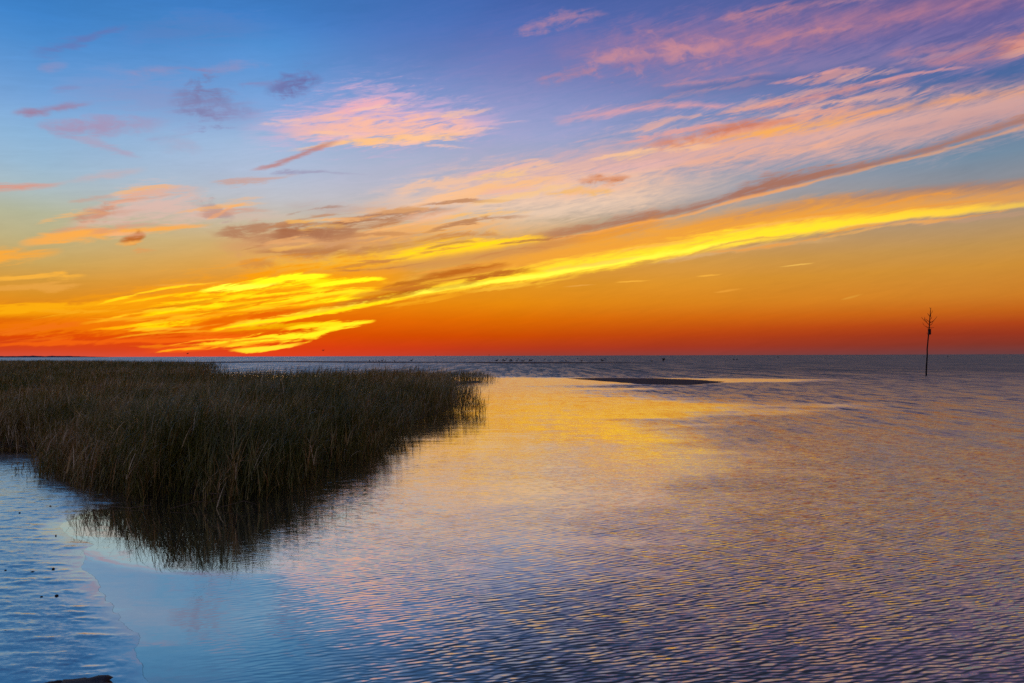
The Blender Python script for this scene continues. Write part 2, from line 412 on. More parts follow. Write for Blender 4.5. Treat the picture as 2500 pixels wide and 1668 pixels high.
# left wing
stroke((224, 184, 172), [(130, 530, 10, 0), (240, 496, 34, .8), (330, 476, 44, 1), (430, 478, 38, .9), (520, 490, 18, .6), (700, 500, 8, 0)], .8, er=.9, soft=1.0)
stroke((232, 170, 138), [(150, 535, 4.6, 0), (230, 492, 11.5, .8), (300, 455, 11.5, .9), (400, 436, 11.5, .6), (480, 440, 6.9, 0)], 0.77, er=1.2, soft=0.95)
stroke((196, 136, 112), [(150, 512, 4.6, 0), (200, 494, 13.8, .9), (260, 480, 11.5, .9), (300, 470, 4.6, 0)], 0.83, er=1.5, field='b', soft=0.95)
stroke((250, 172, 78), [(20, 566, 5.8, 0), (90, 551, 14.9, .9), (180, 541, 16.1, 1), (300, 530, 10.3, 1), (400, 523, 6.9, .9), (490, 515, 2.3, 0)], 1.00, er=1.0, soft=0.95)
stroke((164, 134, 138), [(430, 465, 4.6, 0), (480, 478, 18.4, .8), (510, 492, 11.5, .9), (540, 500, 4.6, 0)], 0.72, er=2.0, field='b', soft=0.95)
stroke((248, 176, 116), [(470, 506, 2.3, 0), (500, 492, 4.6, 1), (530, 476, 3.4, .9), (580, 460, 2.3, 0)], 0.88, er=1.0, soft=0.95)
stroke((186, 106, 46), [(262, 556, 3.4, 0), (290, 553, 13.8, 1), (318, 544, 14.9, 1), (340, 540, 4.6, 0)], 1.00, er=1.7, field='b', soft=0.95)
stroke((244, 172, 84), [(255, 562, 3.4, 0), (285, 561, 6.9, 1), (315, 556, 4.6, .8), (335, 552, 3.4, 0)], 0.99, er=1.3, field='b', soft=0.95)
stroke((222, 154, 88), [(300, 576, 3.4, 0), (325, 574, 9.2, .9), (360, 577, 3.4, 0)], 0.94, er=1.7, field='b', soft=0.95)
stroke((246, 168, 62), [(-80, 594, 20.7, 1), (0, 590, 17.2, 1), (60, 586, 11.5, .9), (140, 578, 4.6, 0)], 1.00, dn=1.2, er=1.0, soft=0.95)
stroke((246, 176, 62), [(-60, 640, 4.6, .5), (40, 640, 5.8, 1), (110, 637, 6.9, 1), (200, 631, 3.4, 0)], 0.99, er=1.2, soft=0.95)
stroke((236, 166, 72), [(-60, 662, 5.8, .5), (60, 661, 8.0, .8), (130, 660, 8.0, .8), (180, 656, 3.4, 0)], 0.77, er=1.6, field='b', soft=0.95)
stroke((236, 176, 84), [(340, 656, 2.3, 0), (430, 654, 3.4, .9), (560, 648, 3.4, 0)], 0.88, er=1.0, soft=0.95)

# glow over the set sun: orange base, yellow tongues, red gaps
stroke((246, 156, 4), [(-80, 714, 14.4, .7), (120, 712, 21.6, .8), (300, 704, 38.4, .9), (480, 690, 57.6, 1), (660, 668, 62.4, 1), (820, 650, 48.0, .9), (960, 630, 24.0, 0)], 0.99, er=.7, soft=0.75)
stroke((240, 120, 6), [(-80, 760, 19.2, .8), (100, 752, 21.6, .9), (260, 742, 21.6, .9), (420, 745, 24.0, .9), (560, 755, 19.2, .8), (680, 760, 9.6, 0)], 0.83, er=1.2, soft=0.75)
stroke((250, 172, 12), [(-80, 712, 7.2, .8), (80, 706, 9.6, 1), (240, 697, 8.4, .9), (380, 684, 6.0, 0)], 0.88, er=1.3, soft=0.75)
stroke((238, 110, 20), [(-80, 770, 7.2, .9), (40, 760, 10.8, 1), (120, 750, 7.2, 1), (200, 742, 3.6, 0)], 0.88, er=1.2, soft=0.75)
stroke((255, 214, 0), [(330, 706, 3.7, 0), (430, 688, 11.2, 1), (560, 670, 12.6, 1), (700, 652, 11.9, 1), (820, 648, 6.0, .9), (900, 645, 2.2, 0)], 0.85, er=1.9, soft=1.3)
stroke((255, 208, 0), [(290, 735, 3.7, 0), (400, 716, 8.9, 1), (520, 704, 10.4, 1), (660, 694, 9.7, 1), (780, 684, 6.0, .9), (880, 672, 2.2, 0)], 0.85, er=1.9, soft=1.3)
stroke((255, 206, 6), [(290, 760, 2.2, 0), (350, 752, 7.4, 1), (430, 736, 7.4, 1), (540, 722, 6.7, 1), (680, 712, 4.5, .8), (760, 700, 2.2, 0)], 0.85, er=1.9, soft=1.3)
stroke((232, 100, 0), [(420, 760, 4.8, 0), (520, 738, 9.6, 1), (620, 722, 9.6, 1), (720, 708, 4.8, 0)], 0.99, er=1.2, soft=0.75)
stroke((255, 252, 60), [(455, 666, 2.4, 0), (510, 662, 7.2, 1), (580, 658, 7.2, 1), (640, 650, 3.6, 0)], 1.00, er=1.0, soft=0.75)
stroke((255, 244, 20), [(560, 652, 3.6, 0), (630, 644, 8.4, 1), (700, 636, 7.2, 1), (760, 632, 2.4, 0)], 1.00, er=1.0, soft=0.75)
stroke((255, 240, 20), [(690, 662, 3.6, 0), (760, 654, 6.0, 1), (830, 645, 4.8, 1), (890, 640, 2.4, 0)], 0.99, er=1.0, soft=0.75)
stroke((255, 238, 10), [(600, 702, 4.8, 0), (680, 694, 7.2, 1), (760, 690, 6.0, .9), (840, 684, 2.4, 0)], 0.99, er=1.0, soft=0.75)
stroke((240, 190, 0), [(510, 762, 4.8, 0), (600, 752, 9.6, 1), (700, 745, 8.4, .9), (780, 740, 3.6, 0)], 0.66, er=1.2, soft=0.75)
stroke((222, 76, 4), [(450, 776, 4.8, 0), (560, 765, 7.2, .9), (660, 758, 6.0, .9), (740, 748, 3.6, 0)], 0.88, er=1.0, soft=0.75)
stroke((255, 222, 30), [(500, 798, 2.4, 0), (560, 786, 7.2, 1), (640, 776, 9.6, 1), (710, 768, 10.8, 1), (760, 752, 7.2, 1), (810, 743, 6.0, 1), (862, 736, 2.4, 0)], 1.00, er=1.1, soft=0.75)
stroke((255, 214, 30), [(430, 793, 2.4, 0), (500, 787, 4.8, .9), (580, 780, 6.0, 1), (660, 770, 4.8, 0)], 0.99, er=1.2, soft=0.75)
stroke((255, 210, 20), [(640, 757, 2.4, 0), (690, 751, 6.0, 1), (740, 745, 6.0, 1), (800, 742, 2.4, 0)], 1.00, er=1.1, soft=0.75)
stroke((255, 206, 40), [(515, 804, 2.4, 0), (570, 804, 6.0, 1), (630, 798, 4.8, 1), (690, 788, 3.6, 0)], 1.00, er=1.1, soft=0.75)
stroke((226, 70, 10), [(535, 794, 2.4, 0), (600, 789, 4.8, 1), (650, 784, 2.4, 0)], 0.88, er=1.2, soft=0.75)
stroke((240, 96, 14), [(-80, 792, 4.8, .8), (120, 788, 6.0, .9), (300, 782, 6.0, .9), (480, 778, 6.0, .9), (580, 772, 3.6, 0)], 0.94, er=1.1, soft=0.75)
stroke((236, 84, 20), [(330, 806, 3.6, 0), (430, 801, 6.0, .9), (520, 797, 4.8, 0)], 0.94, er=1.1, soft=0.75)

stroke((232, 122, 2), [(380, 716, 4, 0), (480, 700, 7, .9), (600, 688, 7, .9), (720, 676, 6, .8), (820, 668, 3, 0)], .85, er=1.6, soft=.9)
stroke((226, 92, 0), [(430, 742, 4, 0), (540, 728, 8, .9), (650, 716, 8, .9), (760, 700, 4, 0)], .9, er=1.5, soft=.9)
stroke((255, 214, 10), [(320, 722, 3, 0), (420, 708, 5, .9), (540, 696, 5, 1), (660, 684, 5, .9), (780, 674, 4, .9), (890, 664, 2, 0)], .95, er=1.6, soft=.8)
stroke((255, 210, 10), [(360, 700, 3, 0), (450, 690, 5, .9), (560, 681, 5, 1), (680, 672, 4, .9), (790, 660, 2, 0)], .9, er=1.6, soft=.8)
stroke((255, 214, 10), [(480, 760, 3, 0), (560, 746, 5, 1), (650, 734, 5, 1), (760, 716, 5, 1), (860, 696, 6, 1), (960, 674, 4, 0)], .95, er=1.3, soft=.8)
# loose fibres that tie the bands together
wr = random.Random(41)


def wisps(n, x0, x1, yf, spread, slope, length, hw, colors, alpha=.8, field='f', er=1.3, soft=1.0):
    for _ in range(n):
        x_ = wr.uniform(x0, x1)
        y_ = yf(x_) + wr.uniform(-spread, spread)
        L_ = wr.uniform(*length)
        sl = wr.uniform(*slope)
        bow = wr.uniform(-0.05, 0.03)
        w_ = wr.uniform(*hw)
        P_ = []
        for t_ in (0, .3, .65, 1):
            P_.append((x_ + L_ * t_, y_ + sl * L_ * t_ + bow * L_ * 4 * t_ * (1 - t_), w_ * (0.4, 1, .9, .3)[int(t_ * 3 + .2)], (0, 1, .9, 0)[int(t_ * 3 + .2)]))
        stroke(wr.choice(colors), P_, alpha * wr.uniform(.6, 1), er=er, field=field, soft=soft)


wisps(26, 160, 720, lambda x: 735 - 0.10 * (x - 160), 40, (-.20, -.08), (140, 330), (2.2, 5.5),
      [(255, 214, 20), (255, 196, 10), (255, 204, 30), (240, 130, 0), (222, 96, 0), (206, 96, 8)], .9, er=1.6)
wisps(12, -120, 330, lambda x: 752, 46, (-.09, -.02), (140, 300), (2.2, 5), [(246, 166, 24), (242, 126, 12), (234, 98, 16), (250, 180, 40)], .8, er=1.5)
wisps(8, 330, 620, lambda x: 796, 14, (-.12, -.05), (100, 200), (1.6, 3.5), [(255, 170, 20), (246, 110, 16), (255, 206, 40)], .85, er=1.4)
wisps(18, 440, 1050, lambda x: 545 - 0.08 * (x - 440), 42, (-.2, -.02), (110, 280), (2.5, 7), [(166, 110, 80), (178, 120, 84), (190, 128, 84), (250, 184, 116), (252, 190, 96)], .75, er=1.7)
wisps(9, 620, 1180, lambda x: 712 - 0.16 * (x - 620), 14, (-.2, -.13), (120, 260), (3, 7), [(172, 84, 18), (188, 100, 30), (206, 120, 36)], .85, er=1.5)
wisps(8, 700, 1250, lambda x: 590 - 0.07 * (x - 700), 40, (-.17, -.05), (120, 260), (2.5, 6), [(186, 118, 66), (200, 128, 70), (172, 108, 70)], .75, er=1.6)
wisps(14, 900, 2100, lambda x: 655 - 0.165 * (x - 900) + 0.00003 * (x - 900) ** 2, 30, (-.19, -.12), (160, 380), (2, 5), [(252, 196, 70), (240, 156, 60), (196, 126, 84), (250, 180, 90)], .7, er=1.3)
wisps(14, 850, 1600, lambda x: 480 - 0.14 * (x - 850), 50, (-.2, -.06), (120, 300), (4, 11), [(252, 196, 150), (246, 190, 160), (250, 200, 130), (232, 180, 176)], .7, er=1.5)
wisps(16, 1250, 2300, lambda x: 320 - 0.15 * (x - 1250), 70, (-.24, -.12), (160, 380), (4, 11), [(240, 176, 150), (232, 160, 150), (236, 162, 136), (180, 140, 160)], .65, er=1.5)
wisps(12, 1150, 2200, lambda x: 150 - 0.08 * (x - 1150), 80, (-.22, -.1), (120, 320), (5, 14), [(206, 142, 150), (196, 132, 142), (120, 110, 165)], .6, field='b', er=1.5, soft=1.4)
wisps(12, 40, 520, lambda x: 515 - 0.1 * x, 50, (-.22, -.04), (100, 240), (3, 8), [(240, 184, 150), (250, 180, 96), (206, 150, 126)], .65, er=1.6)
wisps(10, 560, 1050, lambda x: 290, 40, (-.12, .08), (100, 240), (3, 8), [(250, 196, 176), (236, 186, 196), (255, 200, 150)], .65, er=1.6)
wisps(8, 20, 560, lambda x: 240, 90, (-.2, .1), (80, 220), (5, 14), [(140, 120, 165), (160, 140, 176), (120, 130, 180)], .5, field='b', er=1.6, soft=1.4)

# tiny scraps low on the right
stroke((246, 176, 60), [(1405, 650, 1.1, 0), (1450, 645, 1.8, 1), (1512, 639, 1.1, 0)], 1.00, er=.5, soft=0.8)
stroke((236, 166, 72), [(1280, 661, 1.4, 0), (1320, 658, 1.8, .8), (1366, 655, 1.1, 0)], 0.84, er=.5, soft=0.8)
stroke((244, 174, 62), [(1612, 630, 1.4, 0), (1640, 628, 2.2, 1), (1675, 625, 1.1, 0)], 0.95, er=.6, soft=0.8)
stroke((236, 158, 54), [(1640, 671, 1.4, 0), (1670, 667, 3.6, .9), (1705, 663, 1.4, 0)], 0.84, er=.8, soft=0.8)
stroke((240, 184, 84), [(1780, 614, 0.9, 0), (1830, 608, 1.6, 1), (1872, 602, 0.9, 0)], 1.00, er=.4, soft=0.8)
stroke((226, 160, 58), [(1935, 686, 1.4, 0), (1960, 681, 2.7, .8), (1995, 672, 1.4, 0)], 0.73, er=.8, soft=0.8)
stroke((252, 190, 50), [(1050, 672, 1.8, 0), (1150, 662, 4.5, .9), (1250, 648, 5.4, .9), (1330, 636, 1.8, 0)], 0.84, er=1.4, soft=0.8)
stroke((246, 166, 24), [(860, 706, 1.8, 0), (930, 696, 5.4, .9), (1010, 684, 4.5, .8), (1080, 672, 1.8, 0)], 0.84, er=1.4, soft=0.8)

out = G.add('ShaderNodeOutputWorld')
# The sky is cut into zones, each with only the bands that reach it, so that a ray works through few of them.
AZC = [-0.46, -0.36, -0.27, -0.18, -0.08, 0.04, 0.16, 0.32]
ELC = [0.045, 0.085, 0.13, 0.18, 0.24, 0.32]
zone_no = 0


def zone_shader(a_lo, a_hi, e_lo, e_hi):
    global zone_no
    zone_no += 1
    global G, AZW, ELW, FIELD
    inside = []
    for sk in STROKES:
        P = sk['P']
        hit = False
        for (a, e, w, s_), (a2, e2, w2, s2_) in zip(P[:-1], P[1:]):
            wm_ = max(w, w2) * (1.2 + sk['er'] * 0.9) * max(1, sk['up'], sk['dn']) + 0.013
            if max(a, a2) + 0.024 > a_lo and min(a, a2) - 0.024 < a_hi and max(e, e2) + wm_ > e_lo and min(e, e2) - wm_ < e_hi:
                hit = True
        if hit:
            inside.append(sk)
    keep = (G, AZW, ELW, FIELD)
    gt = bpy.data.node_groups.new('sky_zone', 'ShaderNodeTree')
    G = NG(gt)
    for nm_, ty_ in (('az', 'Float'), ('el', 'Float'), ('fibre', 'Float'), ('puff', 'Float'), ('both', 'Float'), ('sky', 'Color')):
        gt.interface.new_socket(nm_, in_out='INPUT', socket_type='NodeSocket' + ty_)
    gt.interface.new_socket('sky', in_out='OUTPUT', socket_type='NodeSocketColor')
    gi = G.add('NodeGroupInput').outputs
    AZW, ELW, FIELD = gi[0], gi[1], {'f': gi[2], 'p': gi[3], 'b': gi[4]}
    c = gi[5]
    for sk in inside:
        c = lay_stroke(sk, c, zone_no)
    go = G.add('NodeGroupOutput')
    G.put(go.inputs[0], c)
    G, AZW, ELW, FIELD = keep
    gn = G.add('ShaderNodeGroup')
    gn.node_tree = gt
    for i_, v_ in enumerate((AZW, ELW, FIELD['f'], FIELD['p'], FIELD['b'], sky)):
        G.put(gn.inputs[i_], v_)
    c = gn.outputs[0]
    b_ = G.add('ShaderNodeBackground')
    G.put(b_.inputs[0], c)
    b_.inputs[1].default_value = 1.0
    return b_.outputs[0]


def choose(f, s0, s1):
    x_ = G.add('ShaderNodeMixShader')
    G.put(x_.inputs[0], f)
    G.put(x_.inputs[1], s0)
    G.put(x_.inputs[2], s1)
    return x_.outputs[0]


def split_az(cuts, lo, hi, e_lo, e_hi):
    if not cuts:
        return zone_shader(lo, hi, e_lo, e_hi)
    k_ = len(cuts) // 2
    s0 = split_az(cuts[:k_], lo, cuts[k_], e_lo, e_hi)
    s1 = split_az(cuts[k_ + 1:], cuts[k_], hi, e_lo, e_hi)
    return choose(G.m('GREATER_THAN', AZ, cuts[k_]), s0, s1)


def split_el(cuts, lo, hi):
    if not cuts:
        return split_az(AZC, -0.85, 0.85, lo, hi)
    k_ = len(cuts) // 2
    s0 = split_el(cuts[:k_], lo, cuts[k_])
    s1 = split_el(cuts[k_ + 1:], cuts[k_], hi)
    return choose(G.m('GREATER_THAN', EL, cuts[k_]), s0, s1)


clouds = split_el(ELC, -0.1, 0.62)
plain = G.add('ShaderNodeBackground')
G.put(plain.inputs[0], sky)
aside = G.m('MAXIMUM', G.m('GREATER_THAN', G.m('ABSOLUTE', AZ), 0.84), G.m('GREATER_THAN', EL, 0.61))
bg = choose(aside, clouds, plain.outputs[0])
print('strokes', len(STROKES), 'zones', zone_no, 'nodes', len(G.n))
nish = G.add('ShaderNodeTexSky', sky_type='NISHITA')
nish.sun_disc = False
nish.sun_elevation = SUN_EL
nish.sun_rotation = SUN_AZ
nish.air_density = 1.0
nish.dust_density = 1.0
bgn = G.add('ShaderNodeBackground')
G.put(bgn.inputs[0], nish.outputs[0])
bgn.inputs[1].default_value = 0.003
ad = G.add('ShaderNodeAddShader')
G.put(ad.inputs[0], bg)
G.put(ad.inputs[1], bgn.outputs[0])
G.put(out.inputs[0], ad.outputs[0])
world.cycles.sampling_method = 'MANUAL'
world.cycles.sample_map_resolution = 1024

# ------------------------------------------------------------------ the last of the sun
sd = bpy.data.lights.new('sun', 'SUN')
sd.energy = 0.10
sd.angle = math.radians(12)
sd.color = (1.0, 0.55, 0.25)
sun = bpy.data.objects.new('sun', sd)
col.objects.link(sun)
sv = Vector((math.sin(SUN_AZ) * math.cos(SUN_EL), math.cos(SUN_AZ) * math.cos(SUN_EL), math.sin(SUN_EL)))
sun.rotation_euler = sv.to_track_quat('Z', 'Y').to_euler()
sun.location = (-30, 60, 20)


# ------------------------------------------------------------------ object helpers
def tag(o, label=None, cat=None, group=None, kind=None):
    if label:
        o['label'] = label
    if cat:
        o['category'] = cat
    if group:
        o['group'] = group
    if kind:
        o['kind'] = kind
    return o


def mesh_obj(name, verts, faces, mat, parent=None, smooth=True):
    me = bpy.data.meshes.new(name)
    me.from_pydata([tuple(map(float, v)) for v in verts], [], [tuple(map(int, f)) for f in faces])
    me.materials.append(mat)
    if smooth:
        me.polygons.foreach_set('use_smooth', [True] * len(me.polygons))
    me.update()
    o = bpy.data.objects.new(name, me)
    col.objects.link(o)
    if parent:
        o.parent = parent
    return o


def quad_mesh(name, V, Q, mat, smooth=True, tone=None):
    """fast mesh from numpy arrays of vertices and quads"""
    me = bpy.data.meshes.new(name)
    nv, nq = len(V), len(Q)
    me.vertices.add(nv)
    me.vertices.foreach_set('co', np.asarray(V, np.float32).ravel())
    me.loops.add(nq * 4)
    me.loops.foreach_set('vertex_index', np.asarray(Q, np.int32).ravel())
    me.polygons.add(nq)
    me.polygons.foreach_set('loop_start', np.arange(0, nq * 4, 4, dtype=np.int32))
    me.update(calc_edges=True)
    me.polygons.foreach_set('use_smooth', np.full(nq, smooth))
    if tone is not None:
        a = me.attributes.new('tone', 'FLOAT', 'POINT')
        a.data.foreach_set('value', np.asarray(tone, np.float32))
    me.materials.append(mat)
    o = bpy.data.objects.new(name, me)
    col.objects.link(o)
    return o


def grid_quads(nx, ny):
    i = np.arange(nx * ny).reshape(ny, nx)
    return np.stack([i[:-1, :-1], i[:-1, 1:], i[1:, 1:], i[1:, :-1]], -1).reshape(-1, 4)


def hash2(ix, iy, seed):
    h = (ix * 374761393 + iy * 668265263 + seed * 1274126177) & 0xFFFFFFFF
    h = ((h ^ (h >> 13)) * 1274126177) & 0xFFFFFFFF
    return ((h ^ (h >> 16)) & 0xFFFFFF) / float(0xFFFFFF)


def vnoise(x, y, seed=0):
    x = np.asarray(x, float)
    y = np.asarray(y, float)
    ix, iy = np.floor(x).astype(np.int64), np.floor(y).astype(np.int64)
    fx, fy = x - ix, y - iy
    fx = fx * fx * (3 - 2 * fx)
    fy = fy * fy * (3 - 2 * fy)
    a, b = hash2(ix, iy, seed), hash2(ix + 1, iy, seed)
    c, d = hash2(ix, iy + 1, seed), hash2(ix + 1, iy + 1, seed)
    return (a * (1 - fx) + b * fx) * (1 - fy) + (c * (1 - fx) + d * fx) * fy


def fbm(x, y, seed=0, n=4):
    s, a, t = 0, 1.0, 0
    for k in range(n):
        s = s + a * vnoise(x * 2 ** k, y * 2 ** k, seed + k)
        t += a
        a *= 0.5
    return s / t


def sdf(px, py, poly):
    """signed distance to polygon, positive inside"""
    px = np.asarray(px, float)
    py = np.asarray(py, float)
    d = np.full(px.shape, 1e18)
    inside = np.zeros(px.shape, bool)
    n = len(poly)
    for i in range(n):
        ax, ay = poly[i]
        bx, by = poly[(i + 1) % n]
        ex, ey = bx - ax, by - ay
        wx, wy = px - ax, py - ay
        t = np.clip((wx * ex + wy * ey) / (ex * ex + ey * ey + 1e-12), 0, 1)
        d = np.minimum(d, (wx - ex * t) ** 2 + (wy - ey * t) ** 2)
        c = (ay > py) != (by > py)
        xi = ex * (py - ay) / (ey if abs(ey) > 1e-12 else 1e-12) + ax
        inside ^= c & (px < xi)
    d = np.sqrt(d)
    return np.where(inside, d, -d)


def material(name):
    m = bpy.data.materials.new(name)
    m.use_nodes = True
    m.node_tree.nodes.clear()
    g = NG(m.node_tree)
    o = g.add('ShaderNodeOutputMaterial')
    return m, g, o


def simple_mat(name, c1, c2, scale=8.0, rough=0.8, spec=0.3, bump=0.3):
    m, g, o = material(name)
    pos = g.add('ShaderNodeTexCoord').outputs['Object']
    n, _ = g.noise(pos, scale, 5.0, 0.6)
    c = g.mix(n, (*c1, 1), (*c2, 1))
    p = g.add('ShaderNodeBsdfPrincipled')
    g.put(p.inputs['Base Color'], c)
    p.inputs['Roughness'].default_value = rough
    p.inputs['Specular IOR Level'].default_value = spec
    b = g.add('ShaderNodeBump')
    b.inputs['Strength'].default_value = bump
    b.inputs['Distance'].default_value = 0.02
    g.put(b.inputs['Height'], n)
    g.put(p.inputs['Normal'], b.outputs[0])
    g.put(o.inputs[0], p.outputs[0])
    return m


# ------------------------------------------------------------------ outlines on the ground
def dist_pt(xd, d):              # 2350-wide column at forward distance d
    v = pdir(xd * DS, 868)
    return np.array([v[0] / v[1] * d, d])


POLY_NEAR = [gd(*p) for p in [(-500, 1036), (0, 1038), (100, 1046), (125, 1090), (175, 1104), (230, 1138), (330, 1160), (450, 1168),
                              (560, 1160), (640, 1142), (720, 1108), (790, 1074), (850, 1046), (900, 1012), (950, 985), (1000, 968),
                              (1045, 955), (1072, 944), (1080, 930), (1060, 912), (1010, 899), (985, 890), (1010, 886), (1070, 884), (1130, 878)]]
POLY_NEAR += [dist_pt(1120, 56), dist_pt(1000, 52), dist_pt(850, 45), dist_pt(650, 39), dist_pt(560, 40), dist_pt(470, 52),
              dist_pt(430, 70), dist_pt(440, 86), dist_pt(515, 92), dist_pt(520, 97), dist_pt(420, 108), dist_pt(300, 128), dist_pt(150, 148),
              dist_pt(0, 156), dist_pt(-200, 160), dist_pt(-500, 150)]
POLY_NEAR = np.array(POLY_NEAR)
POLY_MUD = np.array([gd(*p) for p in [(-300, 1030), (120, 1036), (200, 1100), (330, 1150), (300, 1158), (215, 1172), (150, 1198), (138, 1212), (160, 1228),
                                      (205, 1250), (188, 1292), (235, 1358), (300, 1438), (327, 1462), (306, 1492), (318, 1530),
                                      (345, 1568), (360, 1640), (-500, 1640)]])

# ------------------------------------------------------------------ water
wm, g, o = material('bay_water')
pos = g.add('ShaderNodeNewGeometry').outputs['Position']
px, py, pz = g.sep(pos)
LY0, LY1 = math.log(3.0), math.log(6000.0)
lny = g.mr(g.m('LOGARITHM', g.m('MAXIMUM', py, 3.0), math.e), LY0, LY1)
XS = 40.0
edge = [(1568, 520, 700), (1480, 640, 800), (1380, 780, 800), (1300, 960, 780), (1200, 1200, 600), (1120, 1380, 460), (1060, 1480, 360),
        (1010, 1480, 320), (975, 1400, 420), (960, 1420, 420), (948, 1480, 520), (934, 1540, 560), (922, 1420, 520), (908, 1300, 400),
        (900, 1250, 240), (893, 1350, 300), (888, 1230, 200), (883, 1300, 300), (876, 1800, 160), (868, 1250, 300), (862, 700, 600), (845, -2500, 1500), (826, -4000, 2500)]
e0, e1 = [], []
for yd, xd, soft in edge:
    d = gd(1175, yd)[1]
    q = (math.log(d) - LY0) / (LY1 - LY0)
    r0 = (xd - 1175) / 1567.0
    e0.append((q, 0.5 + r0 / 8))
    e1.append((q, soft / 1567.0 / 4))
slick_c = g.fcurve(lny, [(0, e0[0][1])] + e0 + [(1, e0[-1][1])])
slick_w = g.fcurve(lny, [(0, e1[0][1])] + e1 + [(1, e1[-1][1])])
nlow, _ = g.noise(g.xyz(g.m('MULTIPLY', px, 0.25), g.m('MULTIPLY', py, 0.55)), 1.0, 3.0, 0.55, 0.6)
nbig, _ = g.noise(g.xyz(g.m('MULTIPLY', px, 0.035), g.m('MULTIPLY', py, 0.10), 4.0), 1.0, 3.0, 0.55, 0.4)
rat = g.m('DIVIDE', px, g.m('MAXIMUM', py, 1.0))
dd = g.m('SUBTRACT', rat, g.m('MULTIPLY_ADD', slick_c, 8.0, -4.0))
dd = g.m('DIVIDE', dd, g.m('MULTIPLY', slick_w, 4.0))
dd = g.m('ADD', dd, g.m('MULTIPLY_ADD', nlow, 1.5, g.m('MULTIPLY_ADD', nbig, 1.3, -1.4)))
WIND = g.mr(dd, -0.15, 1.0, smooth=True)
light = g.m('MULTIPLY', g.mr(rat, -0.52, -0.16, 0.0, 0.42, smooth=True), g.mr(nlow, 0.25, 0.7, 0.35, 1.0))
light = g.m('MULTIPLY', light, g.mr(py, 10.0, 18.0, 1.0, 0.3))
WIND = g.m('MAXIMUM', WIND, light)


def train(theta_deg, lam, warp, seed, stretch=0.5):
    th = math.radians(theta_deg)
    a = g.m('ADD', g.m('MULTIPLY', px, math.cos(th)), g.m('MULTIPLY', py, math.sin(th)))
    b = g.m('ADD', g.m('MULTIPLY', px, -math.sin(th)), g.m('MULTIPLY', py, math.cos(th)))
    n, nc = g.noise(g.xyz(g.m('MULTIPLY', a, stretch / lam * 0.35), g.m('MULTIPLY', b, 0.35 / lam), seed), 1.0, 2.0, 0.5)
    ph = g.m('ADD', g.m('MULTIPLY', b, 2 * math.pi / lam), g.m('MULTIPLY', n, warp))
    s = g.m('SINE', ph)
    s = g.m('POWER', g.m('MULTIPLY_ADD', s, 0.5, 0.5), 3.2)          # long easy backs, short steep faces
    s = g.m('MULTIPLY_ADD', s, 2.2, -0.49)
    cs = g.sep(nc)
    amp = g.mr(cs[2], 0.34, 0.60, 0.05, 1.0)
    return g.m('MULTIPLY', s, amp), th


sx = None
sy = None


def addslope(s, th, k):
    global sx, sy
    ax = g.m('MULTIPLY', s, -math.sin(th) * k)
    ay = g.m('MULTIPLY', s, math.cos(th) * k)
    sx = ax if sx is None else g.m('ADD', sx, ax)
    sy = ay if sy is None else g.m('ADD', sy, ay)


for th, lam, warp, seed, k in ((17, 0.050, 12.0, 1.0, 0.150), (3, 0.040, 10.0, 5.0, 0.10), (30, 0.074, 11.0, 9.0, 0.075)):
    s, t_ = train(th, lam, warp, seed)
    addslope(s, t_, k)
_, c1 = g.noise(g.xyz(g.m('MULTIPLY', px, 5.0), g.m('MULTIPLY', py, 11.0), 2.0), 1.0, 3.0, 0.6)
v = g.sep(c1)
sx = g.m('ADD', sx, g.m('MULTIPLY_ADD', v[0], 0.14, -0.07))
sy = g.m('ADD', sy, g.m('MULTIPLY_ADD', v[1], 0.26, -0.105))
# broader chop, which carries the texture farther out
_, c2 = g.noise(g.xyz(g.m('MULTIPLY', px, 2.2), g.m('MULTIPLY', py, 0.55), 6.0), 1.0, 4.0, 0.64)
v2 = g.sep(c2)
far = g.mr(py, 8.0, 30.0)
sy = g.m('ADD', sy, g.m('MULTIPLY', g.m('MULTIPLY_ADD', v2[1], 1.15, -0.49), far))
_, c3 = g.noise(g.xyz(g.m('MULTIPLY', px, 0.8), g.m('MULTIPLY', py, 0.05), 8.0), 1.0, 4.0, 0.65)
v3 = g.sep(c3)
far2 = g.mr(py, 35.0, 90.0)
sy = g.m('ADD', sy, g.m('MULTIPLY', g.m('MULTIPLY_ADD', v3[1], 1.9, -0.84), far2))
sx = g.m('MULTIPLY', sx, WIND)
sy = g.m('MULTIPLY', sy, WIND)
# slow undulation of the calm water
_, c4 = g.noise(g.xyz(g.m('MULTIPLY', px, 0.7), g.m('MULTIPLY', py, 4.6), 12.0), 1.0, 4.0, 0.62)
v4 = g.sep(c4)
k4 = g.mr(py, 8.0, 18.0, 0.026, 0.085)
sx = g.m('ADD', sx, g.m('MULTIPLY_ADD', v4[0], 0.022, -0.011))
sy = g.m('ADD', sy, g.m('MULTIPLY', g.m('ADD', v4[1], -0.30), k4))
